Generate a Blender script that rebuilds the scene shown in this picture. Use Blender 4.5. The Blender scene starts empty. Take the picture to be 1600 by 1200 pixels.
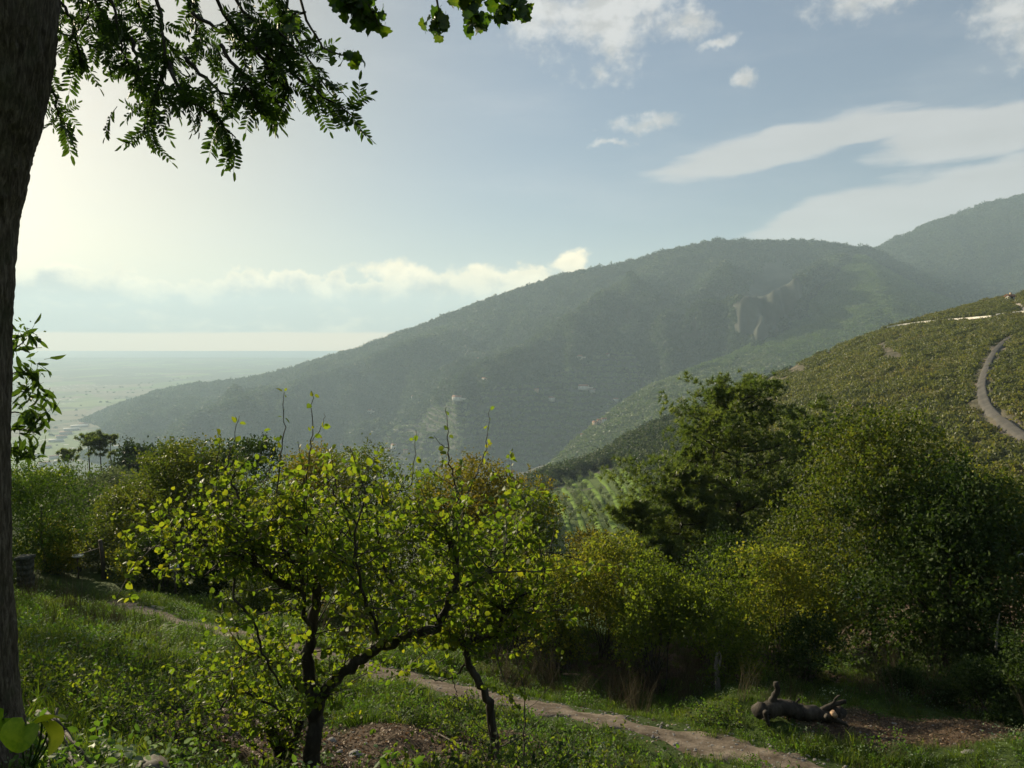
import bpy, math, random
import numpy as np
from mathutils import Vector, Matrix
from mathutils.bvhtree import BVHTree
R = math.radians
C = bpy.context.scene.collection
rng = np.random.default_rng(7)
random.seed(7)

# ------------------------------------------------------------------ camera, sky, sun, exposure
F = 1208.0
PITCH = R(3.9)
PLAIN = -440.0          # the coastal plain lies this far below the camera; the built land ends 17.5 km out
cam_d = bpy.data.cameras.new('camera'); cam = bpy.data.objects.new('camera', cam_d); C.objects.link(cam)
cam_d.sensor_width = 36; cam_d.lens = F / 1600 * 36; cam_d.clip_start = 0.05; cam_d.clip_end = 200000
cam.location = (0, 0, 0); cam.rotation_euler = (R(90) - PITCH, 0, 0)
sc = bpy.context.scene; sc.camera = cam
sc.view_settings.view_transform = 'Standard'; sc.view_settings.look = 'None'
sc.view_settings.gamma = 1; sc.view_settings.use_curve_mapping = False
sc.view_settings.exposure = 0.93
sc.cycles.max_bounces = 6; sc.cycles.diffuse_bounces = 3; sc.cycles.transmission_bounces = 4
sc.cycles.glossy_bounces = 2; sc.cycles.volume_bounces = 1; sc.cycles.caustics_reflective = False

SUN_AZ, SUN_EL = R(-43), R(18)
sun_vec = Vector((math.sin(SUN_AZ) * math.cos(SUN_EL), math.cos(SUN_AZ) * math.cos(SUN_EL), math.sin(SUN_EL)))
sun_d = bpy.data.lights.new('sun', 'SUN'); sun = bpy.data.objects.new('sun', sun_d); C.objects.link(sun)
sun_d.energy = 5.0; sun_d.angle = R(0.6); sun_d.color = (1.0, 0.87, 0.62)
sun.rotation_euler = sun_vec.to_track_quat('Z', 'Y').to_euler()


def ray(px, py):
    a = (px - 800) / F; b = (600 - py) / F
    y = math.cos(PITCH) + b * math.sin(PITCH); z = -math.sin(PITCH) + b * math.cos(PITCH)
    return np.array([a / y, 1.0, z / y])


def P(px, py, Y):
    return ray(px, py) * Y


world = bpy.data.worlds.new('World'); sc.world = world; world.use_nodes = True
SKY_STRENGTH = 0.05


class NX:
    """tiny expression helper for shader maths"""
    def __init__(s, nt): s.nt = nt
    def n(s, t, **kw):
        o = s.nt.nodes.new(t)
        for k, v in kw.items(): setattr(o, k, v)
        return o
    def put(s, sock, v):
        if hasattr(v, 'is_output'): s.nt.links.new(v, sock)
        else: sock.default_value = v
    def m(s, op, a, b=0.0, c=0.0, clamp=False):
        o = s.n('ShaderNodeMath', operation=op); o.use_clamp = clamp
        s.put(o.inputs[0], a); s.put(o.inputs[1], b); s.put(o.inputs[2], c)
        return o.outputs[0]
    def noise(s, vec, scale, detail=4, rough=0.55, dist=0.0, out=0):
        o = s.n('ShaderNodeTexNoise'); s.put(o.inputs['Vector'], vec)
        o.inputs['Scale'].default_value = scale; o.inputs['Detail'].default_value = detail
        o.inputs['Roughness'].default_value = rough; o.inputs['Distortion'].default_value = dist
        return o.outputs[out]
    def xyz(s, x, y, z=0.0):
        o = s.n('ShaderNodeCombineXYZ'); s.put(o.inputs[0], x); s.put(o.inputs[1], y); s.put(o.inputs[2], z)
        return o.outputs[0]
    def mix(s, f, a, b):
        o = s.n('ShaderNodeMix', data_type='RGBA'); s.put(o.inputs[0], f)
        s.put(o.inputs[6], (*a, 1) if isinstance(a, tuple) and len(a) == 3 else a)
        s.put(o.inputs[7], (*b, 1) if isinstance(b, tuple) and len(b) == 3 else b)
        return o.outputs[2]
    def step(s, x, a, b, c=0.0, d=1.0):
        o = s.n('ShaderNodeMapRange', interpolation_type='SMOOTHSTEP')
        s.put(o.inputs[0], x)
        for i, v in enumerate((a, b, c, d)): s.put(o.inputs[i + 1], v)
        return o.outputs[0]
    def ramp(s, f, cols, interp='LINEAR'):
        o = s.n('ShaderNodeValToRGB'); s.put(o.inputs[0], f); cr = o.color_ramp; cr.interpolation = interp
        while len(cr.elements) < len(cols): cr.elements.new(0.5)
        for e, (p, c) in zip(cr.elements, cols): e.position = p; e.color = (*c, 1)
        return o.outputs[0]


def build_sky():
    nt = world.node_tree; nt.nodes.clear(); x = NX(nt)
    out = x.n('ShaderNodeOutputWorld'); bg = x.n('ShaderNodeBackground'); bg.inputs[1].default_value = SKY_STRENGTH
    nt.links.new(bg.outputs[0], out.inputs[0])
    sky = x.n('ShaderNodeTexSky'); sky.sky_type = 'NISHITA'; sky.sun_disc = False
    sky.sun_elevation = SUN_EL; sky.sun_rotation = SUN_AZ
    sky.altitude = 300; sky.air_density = 1.0; sky.dust_density = 1.0; sky.ozone_density = 2.0
    tc = x.n('ShaderNodeTexCoord'); sp = x.n('ShaderNodeSeparateXYZ'); nt.links.new(tc.outputs['Generated'], sp.inputs[0])
    dx, dy, dz = sp.outputs
    az = x.m('ARCTAN2', dx, dy); el = x.m('ARCSINE', dz)
    p = x.xyz(az, el, 0.0)
    # domain warp
    w1 = x.m('MULTIPLY', x.m('SUBTRACT', x.noise(p, 14, 6, 0.6), 0.5), 1.0)
    w2 = x.m('MULTIPLY', x.m('SUBTRACT', x.noise(x.xyz(az, el, 3.3), 14, 6, 0.6), 0.5), 1.0)
    azw = x.m('ADD', az, x.m('MULTIPLY', w1, 0.06)); elw = x.m('ADD', el, x.m('MULTIPLY', w2, 0.05))
    azs = x.m('ADD', az, x.m('MULTIPLY', w1, 0.02)); els = x.m('ADD', el, x.m('MULTIPLY', w2, 0.012))

    def ell(cpx, cpy, rw, rh, rot=0.0, soft=False):
        d = ray(cpx, cpy); a0 = math.atan2(d[0], d[1]); e0 = math.asin(d[2] / np.linalg.norm(d))
        A = azs if soft else azw; E = els if soft else elw
        k = math.cos(a0) ** 2
        ua = x.m('MULTIPLY', x.m('SUBTRACT', A, a0), 1.0); ve = x.m('SUBTRACT', E, e0)
        c, s_ = math.cos(R(rot)), math.sin(R(rot))
        X = x.m('MULTIPLY_ADD', ua, c, x.m('MULTIPLY', ve, s_))
        Y = x.m('MULTIPLY_ADD', ve, c, x.m('MULTIPLY', ua, -s_))
        X = x.m('DIVIDE', X, rw / F * math.sqrt(k)); Y = x.m('DIVIDE', Y, rh / F)
        q = x.m('SQRT', x.m('ADD', x.m('MULTIPLY', X, X), x.m('MULTIPLY', Y, Y)))
        return x.m('SUBTRACT', 1.0, q), X, Y

    def union(lst):
        f = lst[0][0]
        for e in lst[1:]: f = x.m('MAXIMUM', f, e[0])
        return f
    fine = x.noise(x.xyz(az, x.m('MULTIPLY', el, 1.4), 1.7), 9, 9, 0.56)
    fine2 = x.noise(x.xyz(x.m('ADD', az, 0.008), x.m('MULTIPLY', x.m('SUBTRACT', el, 0.006), 1.4), 1.7), 9, 9, 0.56)
    # cumulus puffs
    cum = union([ell(930, 30, 165, 72, 8), ell(960, 60, 95, 60, 20), ell(850, 20, 110, 70), ell(1080, 20, 60, 40), ell(1165, 116, 20, 16), ell(1005, 190, 62, 17, -14 + 25),
                 ell(955, 226, 30, 8, 5), ell(1130, 70, 28, 10, 10), ell(1370, -5, 85, 30), ell(1585, 20, 85, 62), ell(1640, 40, 110, 60), ell(2050, 120, 260, 60, 10), ell(-400, -60, 300, 80), ell(600, -420, 300, 90), ell(1300, -500, 260, 80)])
    hf = x.noise(x.xyz(az, el, 4.4), 60, 6, 0.6)
    dc = x.step(x.m('ADD', x.m('MULTIPLY_ADD', x.m('SUBTRACT', fine, 0.5), 3.1, cum), x.m('MULTIPLY', x.m('SUBTRACT', hf, 0.5), 1.1)), -0.05, 0.85)
    # lenticular sheets
    ln = x.noise(x.xyz(az, x.m('MULTIPLY', el, 5.0), 5.1), 9, 5, 0.5)
    len_ = union([ell(1215, 232, 205, 30, 9, True), ell(1330, 208, 200, 20, 5, True), ell(1560, 200, 220, 32, 4, True), ell(1520, 300, 260, 36, 13, True), ell(1420, 345, 270, 55, 10, True), ell(1290, 345, 150, 40, 18, True), ell(1850, 180, 200, 40, 4, True)])
    dl = x.m('MULTIPLY', x.step(x.m('MULTIPLY_ADD', x.m('SUBTRACT', ln, 0.5), 1.0, len_), -0.02, 0.30), 0.92)
    # long low bank over the coast
    topn = x.noise(x.xyz(az, 0.0, 8.0), 11, 8, 0.6)
    d0 = ray(400, 520); base_el = math.asin(d0[2] / np.linalg.norm(d0))
    d1 = ray(400, 430); top_el = math.asin(d1[2] / np.linalg.norm(d1))
    bank_top = x.m('MULTIPLY_ADD', x.m('SUBTRACT', topn, 0.5), 0.075, top_el)
    fall = x.step(az, R(-2), R(5), 0.0, 0.075)
    bank_top = x.m('SUBTRACT', bank_top, fall)
    h = x.m('SUBTRACT', bank_top, elw)
    bn = x.noise(x.xyz(az, x.m('MULTIPLY', el, 1.3), 6.2), 22, 8, 0.6)
    db_top = x.step(x.m('MULTIPLY_ADD', x.m('SUBTRACT', bn, 0.5), 0.075, h), -0.001, 0.006)
    db = x.m('MULTIPLY', db_top, x.step(x.m('MULTIPLY_ADD', x.m('SUBTRACT', ln, 0.5), 0.006, el), base_el - 0.0015, base_el + 0.0025))
    puff = union([ell(885, 408, 42, 22, 10), ell(810, 438, 90, 24, 14), ell(700, 455, 140, 38, 8), ell(620, 432, 80, 28)])
    dp = x.step(x.m('MULTIPLY_ADD', x.m('SUBTRACT', bn, 0.5), 2.6, puff), -0.05, 0.5)
    dbn = x.m('MAXIMUM', x.m('MULTIPLY', db, 0.95), x.m('MULTIPLY', dp, x.step(el, base_el, base_el + 0.01)))
    # faint veil everywhere
    veil = x.step(x.noise(x.xyz(az, x.m('MULTIPLY', el, 4.0), 9.0), 3.0, 6, 0.6), 0.42, 0.8, 0.0, 0.22)
    # brightness from the angle to the sun
    dot = x.n('ShaderNodeVectorMath', operation='DOT_PRODUCT'); nt.links.new(tc.outputs['Generated'], dot.inputs[0]); dot.inputs[1].default_value = sun_vec
    cs = x.m('MAXIMUM', dot.outputs['Value'], 0.0)
    glow = x.m('POWER', cs, 5.0)
    lit = x.step(x.m('SUBTRACT', fine, fine2), -0.05, 0.05)
    shade = x.m('MULTIPLY_ADD', lit, 0.22, 0.78)
    base = x.m('MULTIPLY_ADD', glow, 2.5, 7.4)
    core = x.mix(dc, (1.06, 1.03, 0.97), (0.84, 0.84, 0.84))
    def scale(col, f):
        if isinstance(col, tuple): col = x.xyz(*col)
        o = x.n('ShaderNodeVectorMath', operation='SCALE'); x.put(o.inputs[0], col); x.put(o.inputs['Scale'], f); return o.outputs[0]
    c_cum = scale(core, x.m('MULTIPLY', x.m('MULTIPLY', base, shade), 1.12))
    c_len = scale(x.mix(dl, (1.0, 1.0, 1.0), (0.88, 0.88, 0.89)), x.m('MULTIPLY_ADD', ln, 1.6, x.m('MULTIPLY', base, 0.80)))
    rim = x.m('SUBTRACT', 1.0, x.step(x.m('MULTIPLY_ADD', x.m('SUBTRACT', bn, 0.5), 0.11, h), 0.0, 0.040))
    rim = x.m('MAXIMUM', rim, x.m('MULTIPLY', x.step(x.noise(x.xyz(az, x.m('MULTIPLY', el, 2.2), 12.5), 17, 8, 0.62), 0.50, 0.72), 0.75))
    c_bank = scale(x.mix(rim, (0.66, 0.66, 0.66), (2.1, 1.75, 1.15)), x.m('MULTIPLY', x.m('MULTIPLY_ADD', glow, 1.5, 8.2), x.m('MULTIPLY_ADD', lit, 0.12, 0.80)))
    col = sky.outputs[0]
    # soften the saturated blue of the clear air a little
    col = x.mix(0.45, col, scale(x.mix(x.step(glow, 0.05, 0.8), (0.78, 0.95, 1.24), (1.3, 1.0, 0.50)), x.m('MULTIPLY_ADD', glow, 3.4, 3.5)))
    band = x.m('MULTIPLY', x.m('SUBTRACT', 1.0, x.step(el, -0.02, 0.06)), 0.97)
    col = x.mix(band, col, scale((2.1, 1.35, 0.70), x.m('MULTIPLY_ADD', glow, 3.0, 8.0)))
    col = x.mix(veil, col, scale(x.mix(0.5, (1, 1, 1), (0.95, 0.96, 1)), base))
    col = x.mix(dl, col, c_len)
    col = x.mix(dc, col, c_cum)
    col = x.mix(dbn, col, c_bank)
    nt.links.new(col, bg.inputs[0])
    world.cycles.sampling_method = 'MANUAL'; world.cycles.sample_map_resolution = 512


build_sky()

# ------------------------------------------------------------------ helpers
def vnoise(x, y, seed=0):
    x = np.asarray(x, float); y = np.asarray(y, float)
    xi = np.floor(x).astype(np.int64); yi = np.floor(y).astype(np.int64); xf = x - xi; yf = y - yi
    def h(a, b):
        n = (a * 374761393 + b * 668265263 + seed * 69069 + 1013904223) & 0xffffffff
        n = ((n ^ (n >> 13)) * 1274126177) & 0xffffffff
        return ((n ^ (n >> 16)) & 0xffff) / 65535.0
    u = xf * xf * (3 - 2 * xf); v = yf * yf * (3 - 2 * yf)
    return (h(xi, yi) * (1 - u) + h(xi + 1, yi) * u) * (1 - v) + (h(xi, yi + 1) * (1 - u) + h(xi + 1, yi + 1) * u) * v


def fbm(x, y, oct=4, seed=0):
    t = 0; a = 0.5
    for i in range(oct):
        t = t + a * (vnoise(x * 2 ** i, y * 2 ** i, seed + i * 17) - 0.5); a *= 0.5
    return t * 2


def mk_mesh(name, verts, faces, mats=(), smooth=False, attrs=None):
    """faces: list of int arrays (n,k)"""
    me = bpy.data.meshes.new(name)
    verts = np.asarray(verts, np.float32).reshape(-1, 3)
    faces = [np.asarray(f, np.int32) for f in faces if len(f)]
    me.vertices.add(len(verts)); me.vertices.foreach_set('co', verts.ravel())
    if faces:
        loops = np.concatenate([f.ravel() for f in faces])
        tot = np.concatenate([np.full(len(f), f.shape[1], np.int32) for f in faces])
        st = np.concatenate([[0], np.cumsum(tot)[:-1]]).astype(np.int32)
        me.loops.add(len(loops)); me.loops.foreach_set('vertex_index', loops)
        me.polygons.add(len(tot)); me.polygons.foreach_set('loop_start', st)
        if smooth: me.polygons.foreach_set('use_smooth', np.ones(len(tot), bool))
    me.update(calc_edges=True)
    if attrs:
        for k, (typ, arr) in attrs.items():
            at = me.attributes.new(k, typ, 'POINT')
            key = {'FLOAT': 'value', 'INT': 'value', 'FLOAT_VECTOR': 'vector', 'FLOAT_COLOR': 'color'}[typ]
            at.data.foreach_set(key, np.ascontiguousarray(arr, np.int32 if typ == 'INT' else np.float32).ravel())
    for m in mats: me.materials.append(m)
    return me


def link(name, me, parent=None, loc=None):
    o = bpy.data.objects.new(name, me); C.objects.link(o)
    if loc is not None: o.location = loc
    if parent is not None: o.parent = parent
    return o


def tag(o, label=None, cat=None, group=None, kind=None):
    if label: o['label'] = label
    if cat: o['category'] = cat
    if group: o['group'] = group
    if kind: o['kind'] = kind
    return o


def thing(name, loc, label, cat, group=None, rz=0):
    o = bpy.data.objects.new(name, None); C.objects.link(o); o.location = loc; o.rotation_euler = (0, 0, rz)
    o.empty_display_size = 0.1
    return tag(o, label, cat, group)


class MB:
    def __init__(s): s.v = []; s.f = {}; s.n = 0
    def add(s, v, fl):
        v = np.asarray(v, float).reshape(-1, 3)
        for f in fl:
            f = np.asarray(f, np.int64)
            if f.size: s.f.setdefault(f.shape[1], []).append(f + s.n)
        s.v.append(v); s.n += len(v)
    def box(s, c, size, rot=None):
        v = np.array([[x, y, z] for x in (-.5, .5) for y in (-.5, .5) for z in (-.5, .5)]) * np.asarray(size)
        if rot is not None: v = v @ np.array(rot).T
        s.add(v + np.asarray(c), [np.array([[0, 1, 3, 2], [4, 6, 7, 5], [0, 4, 5, 1], [2, 3, 7, 6], [0, 2, 6, 4], [1, 5, 7, 3]])])
    def tube(s, pts, rad, n=6, cap=True, rough=0.0):
        pts = np.asarray(pts, float); k = len(pts); rad = np.broadcast_to(np.asarray(rad, float), (k,))
        T = np.gradient(pts, axis=0); T /= np.linalg.norm(T, axis=1)[:, None] + 1e-9
        ref = np.array([0.31, 0.93, 0.2]) if abs(T[0][2]) > 0.6 else np.array([0.1, 0.2, 1.0])
        A = np.cross(T, ref); A /= np.linalg.norm(A, axis=1)[:, None] + 1e-9
        B = np.cross(T, A)
        a = np.arange(n) / n * 2 * math.pi
        rr = rad[:, None] * (1 + (rng.random((k, n)) - .5) * rough)
        v = pts[:, None] + rr[..., None] * (np.cos(a)[None, :, None] * A[:, None] + np.sin(a)[None, :, None] * B[:, None])
        i = np.arange(k - 1)[:, None] * n; j = np.arange(n)[None]
        q = np.stack([i + j, i + (j + 1) % n, i + n + (j + 1) % n, i + n + j], -1).reshape(-1, 4)
        v = v.reshape(-1, 3); fl = [q]
        if cap:
            v = np.vstack([v, pts[:1], pts[-1:]]); b = k * n
            fl.append(np.array([[b, (t + 1) % n, t] for t in range(n)] + [[b + 1, (k - 1) * n + t, (k - 1) * n + (t + 1) % n] for t in range(n)]))
        s.add(v, fl)
    def mesh(s, name, mats=(), smooth=False, origin=(0, 0, 0)):
        return mk_mesh(name, np.concatenate(s.v) - np.asarray(origin), [np.concatenate(f) for f in s.f.values()], mats, smooth)


def smooth_line(pts, n):
    pts = np.asarray(pts, float); k = len(pts)
    t = np.linspace(0, k - 1, n); i = np.clip(t.astype(int), 0, k - 2); f = (t - i)[:, None]
    p0 = pts[np.maximum(i - 1, 0)]; p1 = pts[i]; p2 = pts[i + 1]; p3 = pts[np.minimum(i + 2, k - 1)]
    return 0.5 * ((2 * p1) + (-p0 + p2) * f + (2 * p0 - 5 * p1 + 4 * p2 - p3) * f ** 2 + (-p0 + 3 * p1 - 3 * p2 + p3) * f ** 3)


def unit(v): return v / (np.linalg.norm(v, axis=-1, keepdims=True) + 1e-9)


# leaf templates: rows (along, side, up) in units of leaf length
LEAF4 = (np.array([[0, 0, 0], [0.45, 0.5, 0.10], [1, 0, 0.0], [0.45, -0.5, 0.10]]), np.array([[0, 2, 1], [0, 3, 2]]))
LEAF6 = (np.array([[0, 0, 0], [0.22, 0.42, 0.08], [0.62, 0.44, 0.07], [1, 0, -0.08], [0.62, -0.44, 0.07], [0.22, -0.42, 0.08]]),
         np.array([[0, 3, 2, 1], [0, 5, 4, 3]]))


def leaf_arrays(pos, d, nrm, length, width, tpl):
    """vectorised leaves; returns verts, faces"""
    tv, tf = tpl; n = len(pos)
    d = unit(d); side = unit(np.cross(nrm, d)); up = np.cross(d, side)
    L = np.broadcast_to(length, (n,))[:, None, None]; W = np.broadcast_to(width, (n,))[:, None, None]
    v = pos[:, None] + d[:, None] * tv[None, :, 0:1] * L + side[:, None] * tv[None, :, 1:2] * W + up[:, None] * tv[None, :, 2:3] * L
    f = tf[None] + (np.arange(n) * len(tv))[:, None, None]
    return v.reshape(-1, 3), f.reshape(-1, tf.shape[1])


def rand_dirs(n, zb=0.0):
    v = rng.normal(size=(n, 3)); v = unit(v); v[:, 2] += zb
    return unit(v)


def blob(name, pts_fn): ...


# ------------------------------------------------------------------ materials
def new_mat(name):
    m = bpy.data.materials.new(name); m.use_nodes = True; m.node_tree.nodes.clear(); x = NX(m.node_tree)
    out = x.n('ShaderNodeOutputMaterial'); return m, x, out


def leaf_mat(name, cols, trans=(1.6, 1.9, 0.6), tfac=0.52, rough=0.6, spec=0.15, clump=1.3, world=False):
    m, x, out = new_mat(name)
    geo = x.n('ShaderNodeNewGeometry'); oi = x.n('ShaderNodeObjectInfo'); tc = x.n('ShaderNodeTexCoord')
    r = x.m('FRACT', x.m('ADD', geo.outputs['Random Per Island'], oi.outputs['Random']))
    nz = x.noise(geo.outputs['Position'] if world else tc.outputs['Object'], clump, 4, 0.65)
    fac = x.m('MULTIPLY_ADD', x.m('SUBTRACT', nz, 0.5), 1.5, x.m('MULTIPLY_ADD', r, 0.7, 0.15), clamp=True)
    k = len(cols) - 1
    col = x.ramp(fac, [(i / k, c) for i, c in enumerate(cols)])
    pb = x.n('ShaderNodeBsdfPrincipled'); x.put(pb.inputs['Base Color'], col); pb.inputs['Roughness'].default_value = rough
    pb.inputs['Specular IOR Level'].default_value = spec
    tr = x.n('ShaderNodeBsdfTranslucent')
    vm = x.n('ShaderNodeVectorMath', operation='MULTIPLY'); x.put(vm.inputs[0], col); vm.inputs[1].default_value = trans
    x.put(tr.inputs[0], vm.outputs[0])
    ms = x.n('ShaderNodeMixShader'); ms.inputs[0].default_value = tfac
    m.node_tree.links.new(pb.outputs[0], ms.inputs[1]); m.node_tree.links.new(tr.outputs[0], ms.inputs[2])
    m.node_tree.links.new(ms.outputs[0], out.inputs[0])
    return m


def solid_mat(name, cols, scale=6.0, rough=0.85, bump=0.4, stretch=(1, 1, 1), spec=0.3, detail=6, dist=0.02):
    m, x, out = new_mat(name); tc = x.n('ShaderNodeTexCoord')
    mp = x.n('ShaderNodeMapping'); m.node_tree.links.new(tc.outputs['Object'], mp.inputs[0]); mp.inputs['Scale'].default_value = stretch
    nz = x.noise(mp.outputs[0], scale, detail, 0.65)
    k = max(1, len(cols) - 1)
    col = x.ramp(x.step(nz, 0.25, 0.75), [(i / k, c) for i, c in enumerate(cols)])
    pb = x.n('ShaderNodeBsdfPrincipled'); x.put(pb.inputs['Base Color'], col); pb.inputs['Roughness'].default_value = rough
    pb.inputs['Specular IOR Level'].default_value = spec
    if bump:
        b = x.n('ShaderNodeBump'); b.inputs['Strength'].default_value = bump; b.inputs['Distance'].default_value = dist
        x.put(b.inputs['Height'], x.noise(mp.outputs[0], scale * 3, 6, 0.7)); m.node_tree.links.new(b.outputs[0], pb.inputs['Normal'])
    m.node_tree.links.new(pb.outputs[0], out.inputs[0])
    return m


M = {}
M['bark_dark'] = solid_mat('dark_bark', [(0.014, 0.011, 0.008), (0.04, 0.032, 0.024), (0.085, 0.07, 0.055)], 9, 0.85, 0.8, (1, 1, 0.25), dist=0.01)
M['bark'] = solid_mat('bark', [(0.02, 0.016, 0.012), (0.06, 0.05, 0.038), (0.13, 0.12, 0.10)], 18, 0.85, 0.7, (1, 1, 0.3), dist=0.006)
M['bark_pale'] = solid_mat('pale_bark', [(0.12, 0.10, 0.08), (0.32, 0.29, 0.24)], 20, 0.8, 0.4)
M['pear_leaf'] = leaf_mat('fruit_tree_leaf', [(0.05, 0.085, 0.012), (0.09, 0.13, 0.018), (0.13, 0.16, 0.02), (0.20, 0.19, 0.02)], (1.9, 2.05, 0.75), 0.5, 0.55, 0.2, 1.0)
M['robinia_leaf'] = leaf_mat('compound_leaf', [(0.025, 0.045, 0.014), (0.045, 0.075, 0.018), (0.08, 0.11, 0.025)], (1.3, 1.6, 0.6), 0.35, 0.55, 0.2, 1.0)
M['vine_leaf'] = leaf_mat('broad_leaf', [(0.025, 0.05, 0.012), (0.05, 0.09, 0.015), (0.12, 0.14, 0.02)], (1.5, 1.8, 0.5), 0.4, 0.4, 0.4, 3.0)
M['chestnut_leaf'] = leaf_mat('long_toothed_leaf', [(0.03, 0.055, 0.012), (0.06, 0.10, 0.02), (0.09, 0.125, 0.028)], (1.4, 1.6, 0.6), 0.35, 0.6, 0.12, 1.5)
M['squash_leaf'] = leaf_mat('big_soft_leaf', [(0.06, 0.12, 0.02), (0.10, 0.18, 0.02), (0.22, 0.30, 0.03)], (2.0, 2.0, 0.5), 0.5, 0.5, 0.3, 3.0)
M['shrub_green'] = leaf_mat('shrub_green', [(0.035, 0.06, 0.014), (0.07, 0.10, 0.02), (0.12, 0.14, 0.025)], (2.3, 2.3, 0.7), 0.5)
M['shrub_yellow'] = leaf_mat('shrub_yellow', [(0.05, 0.07, 0.018), (0.085, 0.11, 0.025), (0.14, 0.15, 0.03), (0.19, 0.165, 0.035)], (2.2, 2.2, 0.7), 0.5)
M['shrub_rust'] = leaf_mat('shrub_rust', [(0.06, 0.065, 0.015), (0.10, 0.10, 0.02), (0.14, 0.12, 0.025), (0.18, 0.12, 0.03)], (1.8, 1.8, 0.7), 0.48)
M['oak_leaf'] = leaf_mat('oak_leaf', [(0.03, 0.05, 0.014), (0.06, 0.085, 0.018), (0.085, 0.105, 0.02), (0.125, 0.12, 0.025)], (1.7, 1.75, 0.7), 0.44, 0.55, 0.2, 0.9)
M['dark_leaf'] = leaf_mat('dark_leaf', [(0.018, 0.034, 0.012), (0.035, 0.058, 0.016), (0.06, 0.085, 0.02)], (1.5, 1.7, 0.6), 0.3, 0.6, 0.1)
M['grey_leaf'] = leaf_mat('grey_green_leaf', [(0.05, 0.065, 0.035), (0.08, 0.10, 0.05), (0.11, 0.13, 0.06)], (1.3, 1.4, 0.9), 0.35, 0.6, 0.15, 0.4, True)
M['pine_needle'] = leaf_mat('pine_needle', [(0.04, 0.066, 0.02), (0.07, 0.10, 0.03), (0.15, 0.17, 0.05)], (1.9, 2.0, 0.8), 0.46, 0.45, 0.35, 0.8)
M['far_wood'] = leaf_mat('far_wood_foliage', [(0.016, 0.03, 0.013), (0.034, 0.055, 0.021), (0.08, 0.105, 0.036)], (1.3, 1.4, 0.8), 0.3, 0.6, 0.2, 0.004, True)
M['far_olive'] = leaf_mat('olive_foliage', [(0.08, 0.11, 0.042), (0.12, 0.155, 0.058), (0.17, 0.20, 0.08)], (1.3, 1.4, 0.8), 0.3, 0.5, 0.3, 0.006, True)
M['far_green'] = leaf_mat('lit_wood_foliage', [(0.04, 0.066, 0.022), (0.07, 0.105, 0.03), (0.11, 0.14, 0.04)], (1.5, 1.7, 0.8), 0.35, 0.6, 0.2, 0.006, True)  # lighter, greener copy of the far wood; the spur's sunlight is in the colour
M['maquis'] = leaf_mat('maquis_foliage', [(0.05, 0.06, 0.022), (0.085, 0.10, 0.03), (0.13, 0.14, 0.035), (0.16, 0.13, 0.05)], (1.6, 1.6, 0.8), 0.42, 0.5, 0.3, 0.03, True)
M['grass'] = leaf_mat('grass_blade', [(0.02, 0.038, 0.010), (0.042, 0.072, 0.014), (0.085, 0.12, 0.02), (0.15, 0.16, 0.04)], (1.7, 1.9, 0.6), 0.45, 0.55, 0.2, 0.35, True)
M['dry'] = leaf_mat('dry_stem', [(0.05, 0.042, 0.024), (0.10, 0.085, 0.05), (0.19, 0.16, 0.10)], (1.2, 1.1, 0.9), 0.25, 0.7, 0.05, 3.0)
M['litter'] = leaf_mat('dead_leaf', [(0.06, 0.035, 0.02), (0.13, 0.08, 0.045), (0.22, 0.15, 0.09), (0.32, 0.25, 0.17)], (1.2, 1.0, 0.8), 0.2, 0.6, 0.15, 3.0)
M['weed'] = leaf_mat('weed_leaf', [(0.05, 0.09, 0.02), (0.08, 0.14, 0.03), (0.12, 0.18, 0.04)], (1.7, 1.9, 0.6), 0.4, 0.6, 0.12, 2.0)
M['pale_weed'] = leaf_mat('pale_weed_leaf', [(0.10, 0.14, 0.08), (0.16, 0.21, 0.12), (0.22, 0.27, 0.16)], (1.3, 1.4, 1.0), 0.35, 0.6, 0.12, 2.0)
M['stone'] = solid_mat('stone', [(0.12, 0.11, 0.10), (0.24, 0.22, 0.20), (0.36, 0.34, 0.30)], 8, 0.85, 0.6)
M['dark_stone'] = solid_mat('mossy_dark_stone', [(0.03, 0.03, 0.022), (0.07, 0.07, 0.05), (0.12, 0.115, 0.09)], 8, 0.95, 0.6)
M['squash_sunlit'] = leaf_mat('sunlit_tint_soft_leaf', [(0.16, 0.20, 0.02), (0.30, 0.32, 0.03), (0.42, 0.40, 0.05)], (1.8, 1.8, 0.5), 0.55, 0.5, 0.2, 3.0)  # bright yellow paints sunlight into leaves that stand in the trunk's shade
M['wood'] = solid_mat('weathered_wood', [(0.05, 0.04, 0.03), (0.14, 0.11, 0.08)], 14, 0.8, 0.5, (1, 1, 0.2))
M['mossy'] = solid_mat('mossy_wood', [(0.03, 0.035, 0.015), (0.08, 0.09, 0.03), (0.12, 0.10, 0.06)], 14, 0.9, 0.6)
M['cut'] = solid_mat('cut_wood', [(0.22, 0.13, 0.07), (0.38, 0.24, 0.14), (0.5, 0.36, 0.22)], 12, 0.7, 0.3)
M['white'] = solid_mat('white_plastic', [(0.75, 0.75, 0.73), (0.82, 0.82, 0.80)], 5, 0.4, 0, spec=0.5)
M['sign_white'] = solid_mat('white_sign_plate', [(0.62, 0.63, 0.63), (0.72, 0.73, 0.73)], 5, 0.45, 0, spec=0.5)
M['yellow'] = solid_mat('yellow_sign_plate', [(0.55, 0.42, 0.06), (0.65, 0.5, 0.08)], 5, 0.45, 0, spec=0.5)
M['ink'] = solid_mat('black_print', [(0.015, 0.015, 0.015), (0.02, 0.02, 0.02)], 5, 0.6, 0)
M['wall'] = solid_mat('plaster', [(0.55, 0.50, 0.42), (0.72, 0.68, 0.60)], 0.4, 0.9, 0)
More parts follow.
